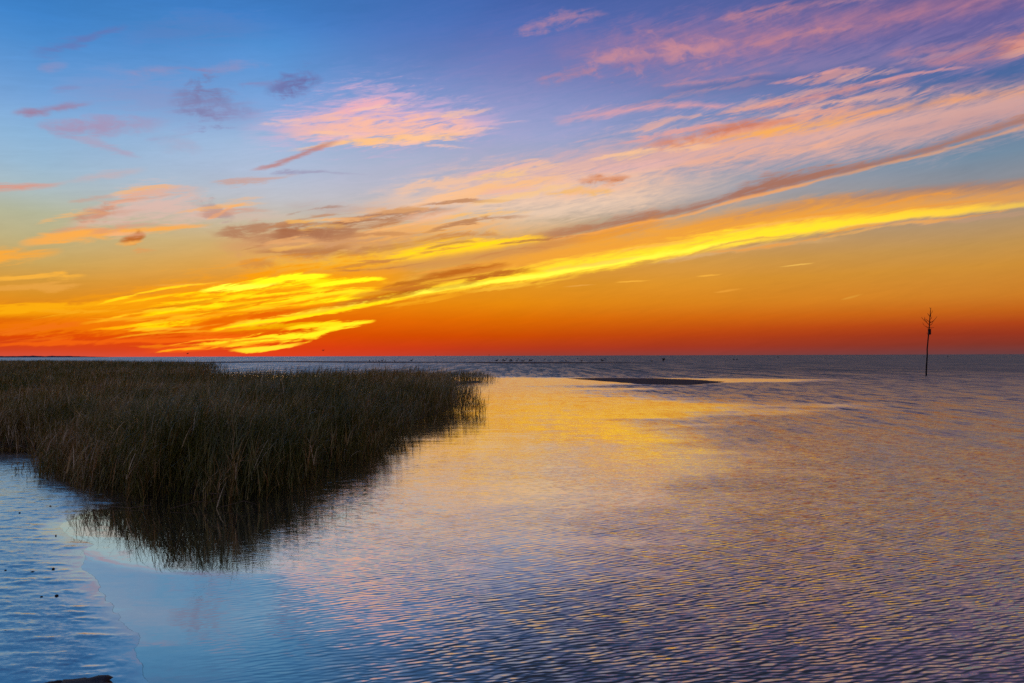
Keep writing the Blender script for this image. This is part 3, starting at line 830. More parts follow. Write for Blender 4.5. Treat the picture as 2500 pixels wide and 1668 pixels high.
# the thin tide film that creeps over the mud: its edge tips the surface a little
arc = [gd(100, 1190), gd(138, 1214), gd(190, 1250), gd(270, 1281), (gd(400, 1303)), gd(560, 1312), gd(800, 1316)]
xa0, xa1 = arc[0][0], arc[-1][0]
arc_y = g.fcurve(g.mr(px, xa0, xa1), [((q[0] - xa0) / (xa1 - xa0), q[1] / 12.0) for q in arc])
nfl, _ = g.noise(g.xyz(g.m('MULTIPLY', px, 2.2), g.m('MULTIPLY', py, 2.2), 20.0), 1.0, 3.0, 0.6)
below = g.m('SUBTRACT', g.m('MULTIPLY', arc_y, 12.0), g.m('ADD', py, g.m('MULTIPLY_ADD', nfl, 0.16, -0.08)))
film = g.m('MULTIPLY', g.mr(below, -0.05, 0.30, smooth=True), g.mr(below, 0.25, 1.2, 1.0, 0.0, smooth=True))
film = g.m('MULTIPLY', film, g.mr(px, gd(520, 1310)[0], gd(820, 1310)[0], 1.0, 0.0, smooth=True))
sy = g.m('MULTIPLY_ADD', film, 0.034, sy)
_, c5 = g.noise(g.xyz(g.m('MULTIPLY', px, 14.0), g.m('MULTIPLY', py, 30.0), 3.0), 1.0, 2.0, 0.5)
v5 = g.sep(c5)
k5 = g.mr(rat, -0.46, -0.12, 0.010, 0.036)
sx = g.m('ADD', sx, g.m('MULTIPLY_ADD', v5[0], 0.016, -0.008))
sy = g.m('ADD', sy, g.m('MULTIPLY', g.m('ADD', v5[1], -0.5), k5))
nv = g.add('ShaderNodeVectorMath', operation='NORMALIZE')
g.put(nv.inputs[0], g.xyz(g.m('MULTIPLY', sx, -1.0), g.m('MULTIPLY', sy, -1.0), 1.0))
NRM = nv.outputs[0]
lw = g.add('ShaderNodeLayerWeight')
lw.inputs['Blend'].default_value = 0.5
g.put(lw.inputs['Normal'], NRM)
REF = g.fcurve(lw.outputs['Facing'], [(0.0, 0.05), (0.25, 0.07), (0.40, 0.16), (0.48, 0.36), (0.555, 0.56), (0.62, 0.72), (0.72, 0.86), (1.0, 0.98)])
REF = g.m('MULTIPLY', REF, g.m('MULTIPLY_ADD', g.m('MULTIPLY', g.m('MULTIPLY', WIND, g.mr(py, 8.0, 90.0, 0.4, 1.0)), g.mr(rat, -0.30, 0.15, 0.08, 1.0)), -0.56, 1.0))
REF = g.m('MULTIPLY', REF, g.m('MULTIPLY_ADD', WIND, -0.14, 1.0))
gl = g.add('ShaderNodeBsdfGlossy')
gl.inputs['Color'].default_value = (1.0, 0.965, 0.76, 1)
rgh = g.m('ADD', g.mr(py, 6.0, 40.0, 0.012, 0.20), g.m('MULTIPLY', WIND, g.mr(py, 6.0, 120.0, 0.0, 0.22)))
g.put(gl.inputs['Roughness'], rgh)
g.put(gl.inputs['Normal'], NRM)
df = g.add('ShaderNodeBsdfDiffuse')
df.inputs['Color'].default_value = (0.050, 0.055, 0.058, 1)
mx = g.add('ShaderNodeMixShader')
g.put(mx.inputs[0], REF)
g.put(mx.inputs[1], df.outputs[0])
g.put(mx.inputs[2], gl.outputs[0])
g.put(o.inputs[0], mx.outputs[0])
S = 30000.0
water = mesh_obj('water', [(-S, -200, 0), (S, -200, 0), (S, S, 0), (-S, S, 0)], [(0, 1, 2, 3)], wm, smooth=False)
tag(water, 'tidal bay, calm and golden beside the grass, rippled grey to the right', kind='structure')

# ------------------------------------------------------------------ sea bed / marsh ground
gm = simple_mat('marsh_mud', (0.012, 0.010, 0.008), (0.03, 0.024, 0.017), 3.0, 0.6, 0.4)
ys = np.concatenate([np.linspace(2, 30, 130), np.geomspace(30.4, 175, 110)])
xsn = np.linspace(-1.12, 0.12, 190)
YY, XX = np.meshgrid(ys, xsn, indexing='ij')
XX = XX * (YY + 4)
d = sdf(XX, YY, POLY_NEAR)
Z = np.clip(d * 0.14 - 0.11, -0.5, 0.08) + 0.05 * (fbm(XX * 0.8, YY * 0.8, 3) - 0.5) * (d > 0)
mg = quad_mesh('marsh_ground', np.stack([XX, YY, Z], -1).reshape(-1, 3), grid_quads(len(xsn), len(ys)), gm)
tag(mg, 'dark mud bank the marsh grass grows from', kind='structure')

# ------------------------------------------------------------------ wet mud flat, lower left
mm, g, o = material('wet_mud')
tcO = g.add('ShaderNodeNewGeometry').outputs['Position']
mxp, myp, mzp = g.sep(tcO)
dry = g.mr(mzp, 0.0, 0.011)
_, mc = g.noise(g.xyz(g.m('MULTIPLY', mxp, 5.0), g.m('MULTIPLY', myp, 16.0)), 1.0, 4.0, 0.6)
mv = g.sep(mc)
_, mc2 = g.noise(g.xyz(g.m('MULTIPLY', mxp, 26.0), g.m('MULTIPLY', myp, 75.0), 3.0), 1.0, 4.0, 0.6)
mv2 = g.sep(mc2)
geoN = g.add('ShaderNodeNewGeometry').outputs['Normal']
gnx, gny, gnz = g.sep(geoN)
nx_ = g.m('ADD', gnx, g.m('MULTIPLY', g.m('MULTIPLY_ADD', mv[0], 0.12, -0.06), dry))
ny_ = g.m('ADD', gny, g.m('MULTIPLY', dry, g.m('ADD', g.m('MULTIPLY_ADD', mv[1], -0.34, 0.140), g.m('MULTIPLY_ADD', mv2[1], -0.34, 0.145))))
nn = g.add('ShaderNodeVectorMath', operation='NORMALIZE')
g.put(nn.inputs[0], g.xyz(nx_, ny_, gnz))
lw = g.add('ShaderNodeLayerWeight')
lw.inputs['Blend'].default_value = 0.5
g.put(lw.inputs['Normal'], nn.outputs[0])
REFm = g.m('MULTIPLY_ADD', g.m('POWER', lw.outputs['Facing'], 1.5), 0.58, 0.36, clamp=True)
gl = g.add('ShaderNodeBsdfGlossy')
gl.inputs['Color'].default_value = (1.0, 0.96, 0.83, 1)
g.put(gl.inputs['Roughness'], g.m('MULTIPLY_ADD', dry, 0.17, 0.04))
g.put(gl.inputs['Normal'], nn.outputs[0])
df = g.add('ShaderNodeBsdfDiffuse')
g.put(df.inputs['Color'], g.mix(mv[2], (0.02, 0.022, 0.028, 1), (0.045, 0.045, 0.05, 1)))
mx = g.add('ShaderNodeMixShader')
g.put(mx.inputs[0], REFm)
g.put(mx.inputs[1], df.outputs[0])
g.put(mx.inputs[2], gl.outputs[0])
g.put(o.inputs[0], mx.outputs[0])
ys = np.geomspace(3.4, 16.0, 420)
xsn = np.linspace(-0.95, -0.28, 380)
YY, XX = np.meshgrid(ys, xsn, indexing='ij')
XX = XX * YY
d = sdf(XX, YY, POLY_MUD) + 0.13 * (fbm(XX * 2.4, YY * 4.5, 21, 5) - 0.5)
rel = fbm(XX * 3.0, YY * 9.0, 31, 5)
rel2 = np.clip(fbm(XX * 5.5, YY * 16.0, 41, 4) - 0.57, 0, 1)
Z = np.clip(d * 0.022, -0.12, 0.010) + np.where(d > 0, 0.007 * (rel - 0.5) + 0.022 * rel2, 0) * np.clip(d / 0.25, 0, 1)
mf = quad_mesh('mud_flat', np.stack([XX, YY, Z], -1).reshape(-1, 3), grid_quads(len(xsn), len(ys)), mm)
tag(mf, 'wet blue shining mud flat with small ridges at the lower left', kind='structure')

# ------------------------------------------------------------------ sand bars
sm, g, o = material('bar_sand')
pos = g.add('ShaderNodeNewGeometry').outputs['Position']
n, _ = g.noise(pos, 0.7, 4.0, 0.6)
p = g.add('ShaderNodeBsdfPrincipled')
g.put(p.inputs['Base Color'], g.mix(n, (0.018, 0.022, 0.032, 1), (0.034, 0.038, 0.050, 1)))
p.inputs['Roughness'].default_value = 0.9
p.inputs['Specular IOR Level'].default_value = 0.1
g.put(o.inputs[0], p.outputs[0])


def bar(outline, height, name, label, n=60, k=10):
    """low mound inside an outline given as left end, right end, and far and near edges"""
    c = np.mean(outline, axis=0)
    V, Fc = [], []
    m = len(outline)
    ring = [0.0, 0.25, 0.5, 0.7, 0.85, 0.95, 1.0, 1.04]
    for r in ring[1:]:
        for q in outline:
            e = c + (np.array(q) - c) * r
            z = height * (1 - r ** 2.2) + 0.12 * height * (vnoise(e[0] * 0.6, e[1] * 0.6, 9) - 0.5) * (r < 0.99)
            V.append((e[0], e[1], z if r <= 1.0 else -0.08))
    V.append((c[0], c[1], height))
    last = len(V) - 1
    nr = len(ring) - 1
    for j in range(nr - 1):
        for i in range(m):
            a, b = j * m + i, j * m + (i + 1) % m
            Fc.append((a, b, b + m, a + m))
    for i in range(m):
        Fc.append((last, (i + 1) % m, i))
    ob = mesh_obj(name, V, Fc, sm)
    tag(ob, label, kind='structure')
    return ob


def lens_outline(pts_far, pts_near, n=24):
    """closed outline from far edge (left to right) and near edge pixels (2350 wide)"""
    f = np.array([gd(*q) for q in pts_far])
    nr = np.array([gd(*q) for q in pts_near])

    def rs(a):
        t = np.linspace(0, len(a) - 1, n)
        return np.stack([np.interp(t, range(len(a)), a[:, i]) for i in (0, 1)], -1)
    out_ = np.concatenate([rs(f), rs(nr)[::-1][1:-1]])
    out_[:, 0] += 0.15 * np.sin(np.arange(len(out_)) * 2.1)
    return out_


bar(lens_outline([(1300, 868.4), (1400, 867.4), (1500, 868.2), (1600, 871.6), (1668, 877)],
                 [(1300, 868.4), (1400, 876.4), (1480, 882.5), (1580, 884), (1668, 877)]), 0.05, 'sand_bar',
    'dark smooth sand bar just awash beyond the calm water')
bar(lens_outline([(480, 829.6), (700, 829.2), (900, 830.2), (1150, 831.8)], [(480, 829.6), (700, 832.0), (900, 833.0), (1150, 831.8)]), 0.16, 'sand_bar',
    'thin dark far sand bar lined with birds behind the grass')
bar(lens_outline([(985, 831.6), (1150, 831.3), (1300, 832.0), (1530, 833.2)], [(985, 831.6), (1150, 834.4), (1300, 834.4), (1530, 833.2)]), 0.18, 'sand_bar',
    'thin dark far sand bar reaching right towards the open water')
bar(lens_outline([(285, 832.6), (340, 831.6), (400, 831.8), (560, 831.2), (640, 831.6)], [(285, 832.6), (340, 833.6), (400, 833.2), (560, 832.8), (640, 831.6)]), 0.22, 'sand_bar',
    'thin dark bar at the far left behind the marsh spit')

# ------------------------------------------------------------------ far shore at left
lm = simple_mat('far_shore', (0.035, 0.03, 0.045), (0.06, 0.05, 0.07), 0.01, 0.95, 0.05, 0.0)
prof = [(-700, 6.0), (-300, 5.0), (-60, 4.0), (0, 3.4), (60, 3.9), (82, 4.6), (95, 3.6), (112, 2.8), (128, 4.0), (138, 3.2), (165, 3.6), (190, 2.6), (215, 1.8), (250, 0.8), (285, 0.0)]
DSH = 4800.0
nx = 420
xs = np.linspace(-700, 285, nx)
hp = np.interp(xs, [q[0] for q in prof], [q[1] for q in prof])
hh = hp * DSH / F * (0.85 + 0.3 * fbm(xs * 0.14, xs * 0, 5, 4))
V, Q = [], []
rows = [(0, 0.0), (40, 0.55), (110, 0.85), (220, 1.0), (420, 0.9), (800, 0.0)]
for dy_, k in rows:
    for x_, h_ in zip(xs, hh):
        p0 = at(x_, 868, DSH + dy_)
        bump_ = 1 + 0.25 * (vnoise(x_ * 0.3, dy_ * 0.02, 8) - 0.5)
        V.append((p0[0], p0[1], max(-0.5, h_ * k * bump_ - (0.5 if k == 0 else 0))))
shore = quad_mesh('far_shore', np.array(V), grid_quads(nx, len(rows)), lm)
tag(shore, 'low wooded shore on the horizon at far left', kind='structure')

# ------------------------------------------------------------------ marsh grass
grm, g, o = material('marsh_grass')
at_ = g.add('ShaderNodeAttribute', attribute_name='tone')
tn = at_.outputs['Fac']
cc = g.ramp(tn, [(0.0, (0.045, 0.065, 0.010, 1)), (0.25, (0.120, 0.140, 0.020, 1)), (0.5, (0.230, 0.175, 0.032, 1)),
                 (0.72, (0.260, 0.120, 0.030, 1)), (0.88, (0.38, 0.27, 0.09, 1)), (1.0, (0.60, 0.54, 0.36, 1))])
p = g.add('ShaderNodeBsdfPrincipled')
g.put(p.inputs['Base Color'], cc)
p.inputs['Roughness'].default_value = 0.33
p.inputs['Specular IOR Level'].default_value = 0.5
tr = g.add('ShaderNodeBsdfTranslucent')
g.put(tr.inputs['Color'], cc)
mx = g.add('ShaderNodeMixShader')
mx.inputs[0].default_value = 0.22
g.put(mx.inputs[1], p.outputs[0])
g.put(mx.inputs[2], tr.outputs[0])
g.put(o.inputs[0], mx.outputs[0])


def ribbons(P, W, side):
    """P (n,k,3) centre lines, W (n,k) widths, side (n,1|k,3) unit side vectors"""
    n, k, _ = P.shape
    off = side * (W[..., None] * 0.5)
    V = np.stack([P - off, P + off], 2).reshape(-1, 3)
    b = (np.arange(n) * k * 2)[:, None] + (np.arange(k - 1) * 2)[None, :]
    Q = np.stack([b, b + 1, b + 3, b + 2], -1).reshape(-1, 4)
    return V, Q


class Grass:
    def __init__(self):
        self.V, self.Q, self.T, self.n = [], [], [], 0

    def add(self, V, Q, tone):
        self.V.append(V)
        self.Q.append(Q + self.n)
        self.T.append(tone)
        self.n += len(V)

    def stems(self, base, H, tone, leaves, k, w_leaf, w_stem, wind=0.25, ll=(0.3, 0.55), seedhead=0.0, ks=3, origin=(0, 0)):
        n = len(base)
        gx, gy = base[:, 0] + origin[0], base[:, 1] + origin[1]
        la = 9.0 * fbm(gx * 0.9, gy * 0.9, 121, 2) + rng.normal(0, 0.7, n)
        la2 = 3.0 * (fbm(gx * 0.5, gy * 0.5, 131, 2) - 0.5)
        lean = np.stack([np.cos(la), np.sin(la), np.zeros(n)], -1) * (np.abs(rng.normal(0.12, 0.14, n)) * H)[:, None]
        lean[:, 0] += wind * 0.6 * H * rng.uniform(0.4, 1.2, n)

        def sp(t):
            return base[:, None, :] + lean[:, None, :] * (t[..., None] ** 2) + np.array([0, 0, 1.0]) * (H[:, None] * t * (1 - 0.06 * t))[..., None]
        t = np.tile(np.linspace(-0.08, 1, ks), (n, 1))
        sa = rng.uniform(0, np.pi, n)
        side = np.stack([np.cos(sa), np.sin(sa) * 0.5, np.zeros(n)], -1)[:, None, :]
        Wd = w_stem * np.linspace(1.1, 0.5, ks)[None, :] * rng.uniform(0.7, 1.3, (n, 1))
        V, Q = ribbons(sp(t), Wd, side)
        stt = np.clip(tone + rng.normal(0.08, 0.08, n), 0, 1)
        self.add(V, Q, np.repeat(stt, ks * 2))
        for j in range(leaves):
            t0 = rng.uniform(0.12, 0.98, (n, 1)) if j else rng.uniform(0.85, 1.0, (n, 1))
            st = sp(t0)[:, 0]
            ph = rng.uniform(-np.pi, np.pi, n)
            ph = np.where(rng.random(n) < 0.55, la2 + rng.normal(0.0, 0.7, n), ph)
            dr = np.stack([np.cos(ph), np.sin(ph), np.zeros(n)], -1)
            L = rng.uniform(ll[0], ll[1], n) * (0.6 + 0.4 * H)
            th0 = rng.uniform(0.1, 0.55, n)
            th1 = th0 + np.abs(rng.normal(0.75, 0.65, n))
            brk = rng.random(n) < 0.10
            th1 = np.where(brk, rng.uniform(2.0, 2.8, n), th1)
            s = np.linspace(0, 1, k)
            th = th0[:, None] + (th1 - th0)[:, None] * s[None, :] ** 1.6
            step = (L / (k - 1))[:, None]
            hx = np.cumsum(np.concatenate([np.zeros((n, 1)), np.sin(th[:, :-1]) * step], 1), 1)
            hz = np.cumsum(np.concatenate([np.zeros((n, 1)), np.cos(th[:, :-1]) * step], 1), 1)
            P = st[:, None, :] + dr[:, None, :] * hx[..., None] + np.array([0, 0, 1.0]) * hz[..., None]
            tw = rng.normal(0, 0.5, n)
            sd_ = np.stack([-dr[:, 1], dr[:, 0], tw], -1)
            sd_ /= np.linalg.norm(sd_, axis=1)[:, None]
            Wd = w_leaf * (1.0 - 0.92 * s ** 1.5)[None, :] * rng.uniform(0.6, 1.3, (n, 1))
            V, Q = ribbons(P, Wd, sd_[:, None, :])
            lt = np.clip(tone + rng.normal(-0.02, 0.18, n) + (rng.random(n) < 0.09) * 0.50, 0, 1)
            self.add(V, Q, np.repeat(lt, k * 2))
        if seedhead > 0:
            pick = np.where(rng.random(n) < seedhead)[0]
            m = len(pick)
            if m:
                tip = sp(np.ones((n, 1)))[pick, 0]
                kk = 5
                s = np.linspace(0, 1, kk)
                bend = np.stack([rng.uniform(0.02, 0.16, m), rng.normal(0, 0.04, m), np.zeros(m)], -1)
                rise = rng.uniform(0.18, 0.34, m)
                P = tip[:, None, :] + bend[:, None, :] * (s ** 2)[None, :, None] + np.array([0, 0, 1.0]) * (rise[:, None] * s)[..., None]
                Wd = np.array([0.3, 0.5, 1.2, 1.0, 0.15])[None, :] * w_leaf * 0.9 * np.ones((m, 1))
                sd_ = np.tile(np.array([1.0, 0.2, 0]), (m, 1))[:, None, :]
                V, Q = ribbons(P, Wd, sd_)
                self.add(V, Q, np.repeat(np.clip(rng.normal(0.62, 0.1, m), 0, 1), kk * 2))

    def build(self, name, label):
        ob = quad_mesh(name, np.concatenate(self.V), np.concatenate(self.Q), grm, True, np.concatenate(self.T))
        tag(ob, label, 'grass', kind='stuff')
        return ob


def scatter(n_try, x0, x1, y0, y1, dens=None):
    x = rng.uniform(x0, x1, n_try)
    y = rng.uniform(y0, y1, n_try)
    d_ = sdf(x, y, POLY_NEAR)
    pr = np.clip((d_ + 0.22 + 0.015 * y) / (0.95 + 0.035 * y), 0, 1) ** 1.5
    pr = pr * np.clip(-0.45 + 2.9 * fbm(x * 1.5, y * 1.1, 91, 3), 0.12, 1.6)
    ok = (rng.random(n_try) < pr) & (d_ > -0.30 - 0.02 * y)
    inview = (np.abs(x / y) < 0.86)
    ok &= inview
    x, y, d_ = x[ok], y[ok], d_[ok]
    return x, y, d_


def height(x, y, d_):
    h = 0.86 + 0.13 * (fbm(x * 0.35, y * 0.35, 51) - 0.5) * 2 + 0.50 * (fbm(x * 1.2, y * 0.9, 57, 3) - 0.5)
    h = h * (0.80 + 0.20 * np.clip(d_ / 0.9, 0, 1))
    spit = (y > 39) & (x > -8)
    h = np.where(spit, h * 0.68, h)
    left = np.clip((-x - 0.40 * y - 0.6) / 1.6, 0, 1) * np.clip((46 - y) / 16, 0, 1)
    h = h * (1 - 0.26 * left)
    return h


def tone_at(x, y, d_):
    t = 0.35 + 0.8 * (fbm(x * 0.22, y * 0.16, 61, 3) - 0.5) + 0.9 * (fbm(x * 1.1, y * 0.8, 67, 3) - 0.5)
    t = t + 0.16 * (1 - np.clip(d_ / 0.8, 0, 1)) + 0.10 * np.clip((y - 60) / 40, 0, 1)
    return np.clip(t + rng.normal(0, 0.10, len(x)), 0.02, 0.9)


def patch(target, name, label, x0, x1, y0, y1, dens, leaves, k, wl, ws, ks=3, ll=(0.3, 0.55), sh=0.0):
    n_try = int((x1 - x0) * (y1 - y0) * dens)
    x, y, d_ = scatter(n_try, x0, x1, y0, y1)
    H = height(x, y, d_) * np.clip(rng.normal(1.0, 0.12, len(x)), 0.6, 1.35)
    z = np.clip(d_ * 0.14 - 0.12, -0.12, 0.06)
    target.stems(np.stack([x, y, z], -1), H, tone_at(x, y, d_), leaves, k, wl, ws, ks=ks, ll=ll, seedhead=sh)
    return len(x)


A = Grass()
cnt = [patch(A, '', '', -12, 0.5, 8.4, 17, 300, 7, 5, 0.0100, 0.0050, 4, ll=(0.32, 0.68), sh=0.05)]
cnt.append(patch(A, '', '', -16, 2, 17, 26, 120, 5, 5, 0.014, 0.007, ll=(0.32, 0.68), sh=0.08))
xl, yl, dl = scatter(9000, -12, 0.5, 8.4, 17)
A.stems(np.stack([xl, yl, np.clip(dl * 0.14 - 0.12, -0.12, 0.06)], -1), rng.uniform(0.15, 0.42, len(xl)), np.clip(rng.normal(0.12, 0.1, len(xl)), 0, 1), 4, 4, 0.011, 0.006, ll=(0.2, 0.4))
A.build('marsh_grass', 'tall dense brown and green grass standing at the water edge')
B = Grass()
cnt.append(patch(B, '', '', -36, 3, 26, 60, 42, 3, 4, 0.020, 0.014, sh=0.10))
C = Grass()
xt = rng.uniform(-12, -1.5, 900)
yt = rng.uniform(22, 36, 900)
dt = sdf(xt, yt, POLY_NEAR)
okt = (dt > 0.6) & (fbm(xt * 0.3, yt * 0.3, 77) > 0.48)
xt, yt = xt[okt], yt[okt]
B.stems(np.stack([xt, yt, np.full(len(xt), 0.05)], -1), rng.uniform(0.95, 1.45, len(xt)), np.clip(rng.normal(0.45, 0.1, len(xt)), 0, 1), 2, 4, 0.010, 0.009, ll=(0.15, 0.3), seedhead=0.9)
B.build('marsh_grass', 'farther grass behind the front stand, running out to a thin point')
cnt.append(patch(C, '', '', -140, -20, 60, 165, 9.0, 3, 3, 0.045, 0.03, ll=(0.4, 0.7)))
C.build('marsh_grass', 'broad brown marsh meadow reaching to the far left')
print('stems', cnt, 'verts', A.n, B.n, C.n)


# ------------------------------------------------------------------ tube helper for stalks, stakes, birds
def tube(bm, pts, rad, sides=6, cap=True):
    pts = [Vector(q) for q in pts]
    rings = []
    for i, q in enumerate(pts):
        dr = (pts[min(i + 1, len(pts) - 1)] - pts[max(i - 1, 0)]).normalized()
        u = dr.orthogonal().normalized() if abs(dr.z) < 0.9 else Vector((1, 0, 0))
        u = (u - dr * u.dot(dr)).normalized()
        w = dr.cross(u)
        r = rad[i] if isinstance(rad, (list, tuple)) else rad
        rings.append([bm.verts.new(q + (u * math.cos(2 * math.pi * s / sides) + w * math.sin(2 * math.pi * s / sides)) * r) for s in range(sides)])
    for a, b in zip(rings[:-1], rings[1:]):
        for s in range(sides):
            bm.faces.new((a[s], a[(s + 1) % sides], b[(s + 1) % sides], b[s]))
    if cap:
        bm.faces.new(rings[0][::-1])
        bm.faces.new(rings[-1])


def bm_obj(name, bm, mat, parent=None, loc=None, smooth=True):
    bmesh.ops.recalc_face_normals(bm, faces=bm.faces)
    me = bpy.data.meshes.new(name)
    bm.to_mesh(me)
    bm.free()
    me.materials.append(mat)
    if smooth:
        me.polygons.foreach_set('use_smooth', [True] * len(me.polygons))
    ob = bpy.data.objects.new(name, me)
    col.objects.link(ob)
    if parent:
        ob.parent = parent
    if loc is not None:
        ob.location = loc
    return ob


# ------------------------------------------------------------------ channel stake
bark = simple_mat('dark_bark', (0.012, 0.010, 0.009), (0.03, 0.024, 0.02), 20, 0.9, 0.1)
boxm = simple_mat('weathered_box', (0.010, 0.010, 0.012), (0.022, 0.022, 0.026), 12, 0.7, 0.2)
b0 = gnd(2261.2, 917.5)
SD = b0[1]


def cr(cx, cy_, dyy=0.0):
    q = at(2200 + cx / 7.84, 730 + cy_ / 7.84, SD)
    return (q[0] - b0[0], dyy, q[2])


stake = bpy.data.objects.new('channel_stake', None)
col.objects.link(stake)
stake.location = (b0[0], b0[1], 0)
tag(stake, 'tall thin sapling stake with bare twigs and a dark box standing in the water', 'channel marker')
bm = bmesh.new()
tp = [cr(481, 1490), cr(482, 1400), cr(490, 1250), cr(497, 1130), cr(502, 1060), cr(500, 960), cr(510, 860), cr(519, 760), cr(528, 680), cr(536, 600), cr(541, 520), cr(548, 420), cr(556, 320), cr(565, 220), cr(572, 165)]
tp[0] = (tp[0][0], 0, -0.6)
tube(bm, tp, [.072, .068, .063, .060, .058, .056, .054, .054, .054, .052, .048, .044, .036, .027, .016], 8)
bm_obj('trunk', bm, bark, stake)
twigs = [[(535, 560), (480, 527), (446, 500), (428, 452)], [(530, 490), (492, 440), (452, 402), (420, 348)], [(492, 440), (486, 410), (490, 388)],
         [(546, 440), (524, 404), (526, 380)], [(553, 340), (538, 300), (537, 272)], [(542, 508), (600, 486), (636, 462), (652, 444)],
         [(548, 462), (598, 424), (620, 380), (626, 345)], [(552, 398), (575, 376), (590, 340)], [(558, 348), (598, 322), (624, 288)],
         [(562, 300), (600, 262), (620, 222)], [(566, 246), (590, 236), (604, 250)], [(536, 600), (505, 605), (484, 588)],
         [(526, 690), (500, 668), (490, 640)], [(539, 548), (566, 556), (596, 550)], [(570, 190), (556, 180), (552, 166)], [(452, 402), (458, 372), (462, 350)],
         [(524, 720), (500, 716), (470, 712)], [(548, 440), (572, 444), (584, 438)]]
for i, tw in enumerate(twigs):
    bm = bmesh.new()
    dd_ = random.uniform(-0.5, 0.5)
    n_ = len(tw)
    pts = [cr(q[0], q[1], dd_ * j / (n_ - 1)) for j, q in enumerate(tw)]
    tube(bm, pts, [0.027 - 0.014 * j / (n_ - 1) for j in range(n_)], 5)
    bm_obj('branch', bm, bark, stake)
bm = bmesh.new()
bmesh.ops.create_cube(bm, size=1.0)
cb = cr(535, 632)
bmesh.ops.scale(bm, vec=(0.21, 0.2, 0.52), verts=bm.verts)
bmesh.ops.bevel(bm, geom=bm.edges, offset=0.025, segments=2, affect='EDGES')
bmesh.ops.translate(bm, vec=(cb[0] + 0.01, -0.06, cb[2]), verts=bm.verts)
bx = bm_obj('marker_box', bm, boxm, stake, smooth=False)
bm = bmesh.new()
bmesh.ops.create_cube(bm, size=1.0)
bmesh.ops.scale(bm, vec=(0.25, 0.24, 0.03), verts=bm.verts)
bmesh.ops.translate(bm, vec=(cb[0] + 0.01, -0.06, cb[2] + 0.27), verts=bm.verts)
bm_obj('lid', bm, boxm, bx, smooth=False)

# distant markers on the horizon
for (mx_, label) in ((1194, 'tiny channel post on the horizon right of the far grass point'), (1063, 'tiny channel post on the horizon above the grass')):
    D = 1500.0
    q = at(mx_, 868, D)
    post = bpy.data.objects.new('marker_post', None)
    col.objects.link(post)
    post.location = (q[0], D, 0)
    tag(post, label, 'channel marker', 'far channel posts')
    hh_ = 5.0 if mx_ == 1194 else 3.2
    bm = bmesh.new()
    tube(bm, [(0, 0, -1), (0.1, 0, 1.5), (0, 0, hh_)], [0.35, 0.3, 0.22], 8)
    bm_obj('pole', bm, bark, post)
    bm = bmesh.new()
    tube(bm, [(0, 0, hh_ - 1.1), (0, 0, hh_ - 0.5), (0, 0, hh_ + 0.2)], [0.55, 0.55, 0.1], 8)
    bm_obj('topmark', bm, boxm, post)

# ------------------------------------------------------------------ birds
featm = simple_mat('dark_feather', (0.02, 0.02, 0.022), (0.05, 0.05, 0.055), 14, 0.9, 0.1)


def gull_mesh(wings=0):
    """standing shorebird facing +x, about 0.42 m tall; wings=1 raised, 2 spread in flight"""
    bm = bmesh.new()
    z = 0.24
    tube(bm, [(-0.30, 0, z + .02), (-0.20, 0, z + .03), (-0.08, 0, z + .02), (0.05, 0, z + .03), (0.13, 0, z + .09), (0.16, 0, z + .16), (0.19, 0, z + .20), (0.235, 0, z + .20), (0.26, 0, z + .19), (0.32, 0, z + .175)],
         [0.015, 0.05, 0.085, 0.095, 0.065, 0.04, 0.046, 0.036, 0.014, 0.004], 10)
    if wings != 2:
        for s in (-1, 1):
            tube(bm, [(0.0, 0.035 * s, z), (0.01, 0.035 * s, 0.1), (0.0, 0.035 * s, -0.02)], [0.014, 0.010, 0.010], 5)
            tube(bm, [(-0.01, 0.035 * s, 0.005), (0.05, 0.045 * s, 0.004)], [0.010, 0.006], 5)
    if wings:
        for s in (-1, 1):
            if wings == 1:
                pts = [(0.05, 0.05 * s, z + .06), (-0.02, 0.16 * s, z + .24), (-0.16, 0.26 * s, z + .38)]
            else:
                pts = [(0.05, 0.05 * s, z + .05), (0.08, 0.30 * s, z + .18), (-0.10, 0.66 * s, z + .10)]
            prev = None
            for i, q in enumerate(pts):
                c_ = [0.20, 0.15, 0.03][i]
                ring = [bm.verts.new((q[0] + c_ * 0.5, q[1], q[2])), bm.verts.new((q[0], q[1], q[2] + 0.018 - 0.006 * i)),
                        bm.verts.new((q[0] - c_ * 0.6, q[1], q[2])), bm.verts.new((q[0], q[1], q[2] - 0.012 + 0.004 * i))]
                if prev:
                    for a_ in range(4):
                        bm.faces.new((prev[a_], prev[(a_ + 1) % 4], ring[(a_ + 1) % 4], ring[a_]))
                else:
                    bm.faces.new(ring[::-1])
                prev = ring
            bm.faces.new(prev)
    bmesh.ops.recalc_face_normals(bm, faces=bm.faces)
    me = bpy.data.meshes.new('shorebird')
    bm.to_mesh(me)
    bm.free()
    me.materials.append(featm)
    me.polygons.foreach_set('use_smooth', [True] * len(me.polygons))
    return me


gull, gull_up, gull_fly = gull_mesh(0), gull_mesh(1), gull_mesh(2)


def bird(sx_, dist, z, mesh, rot, scl, label, group=None):
    q = at(sx_, 868, dist)
    ob = bpy.data.objects.new('shorebird', mesh)
    col.objects.link(ob)
    ob.location = (q[0], dist, z)
    ob.rotation_euler = (0, 0, rot)
    ob.scale = (scl * 1.25,) * 3
    tag(ob, label, 'bird', group)
    return ob


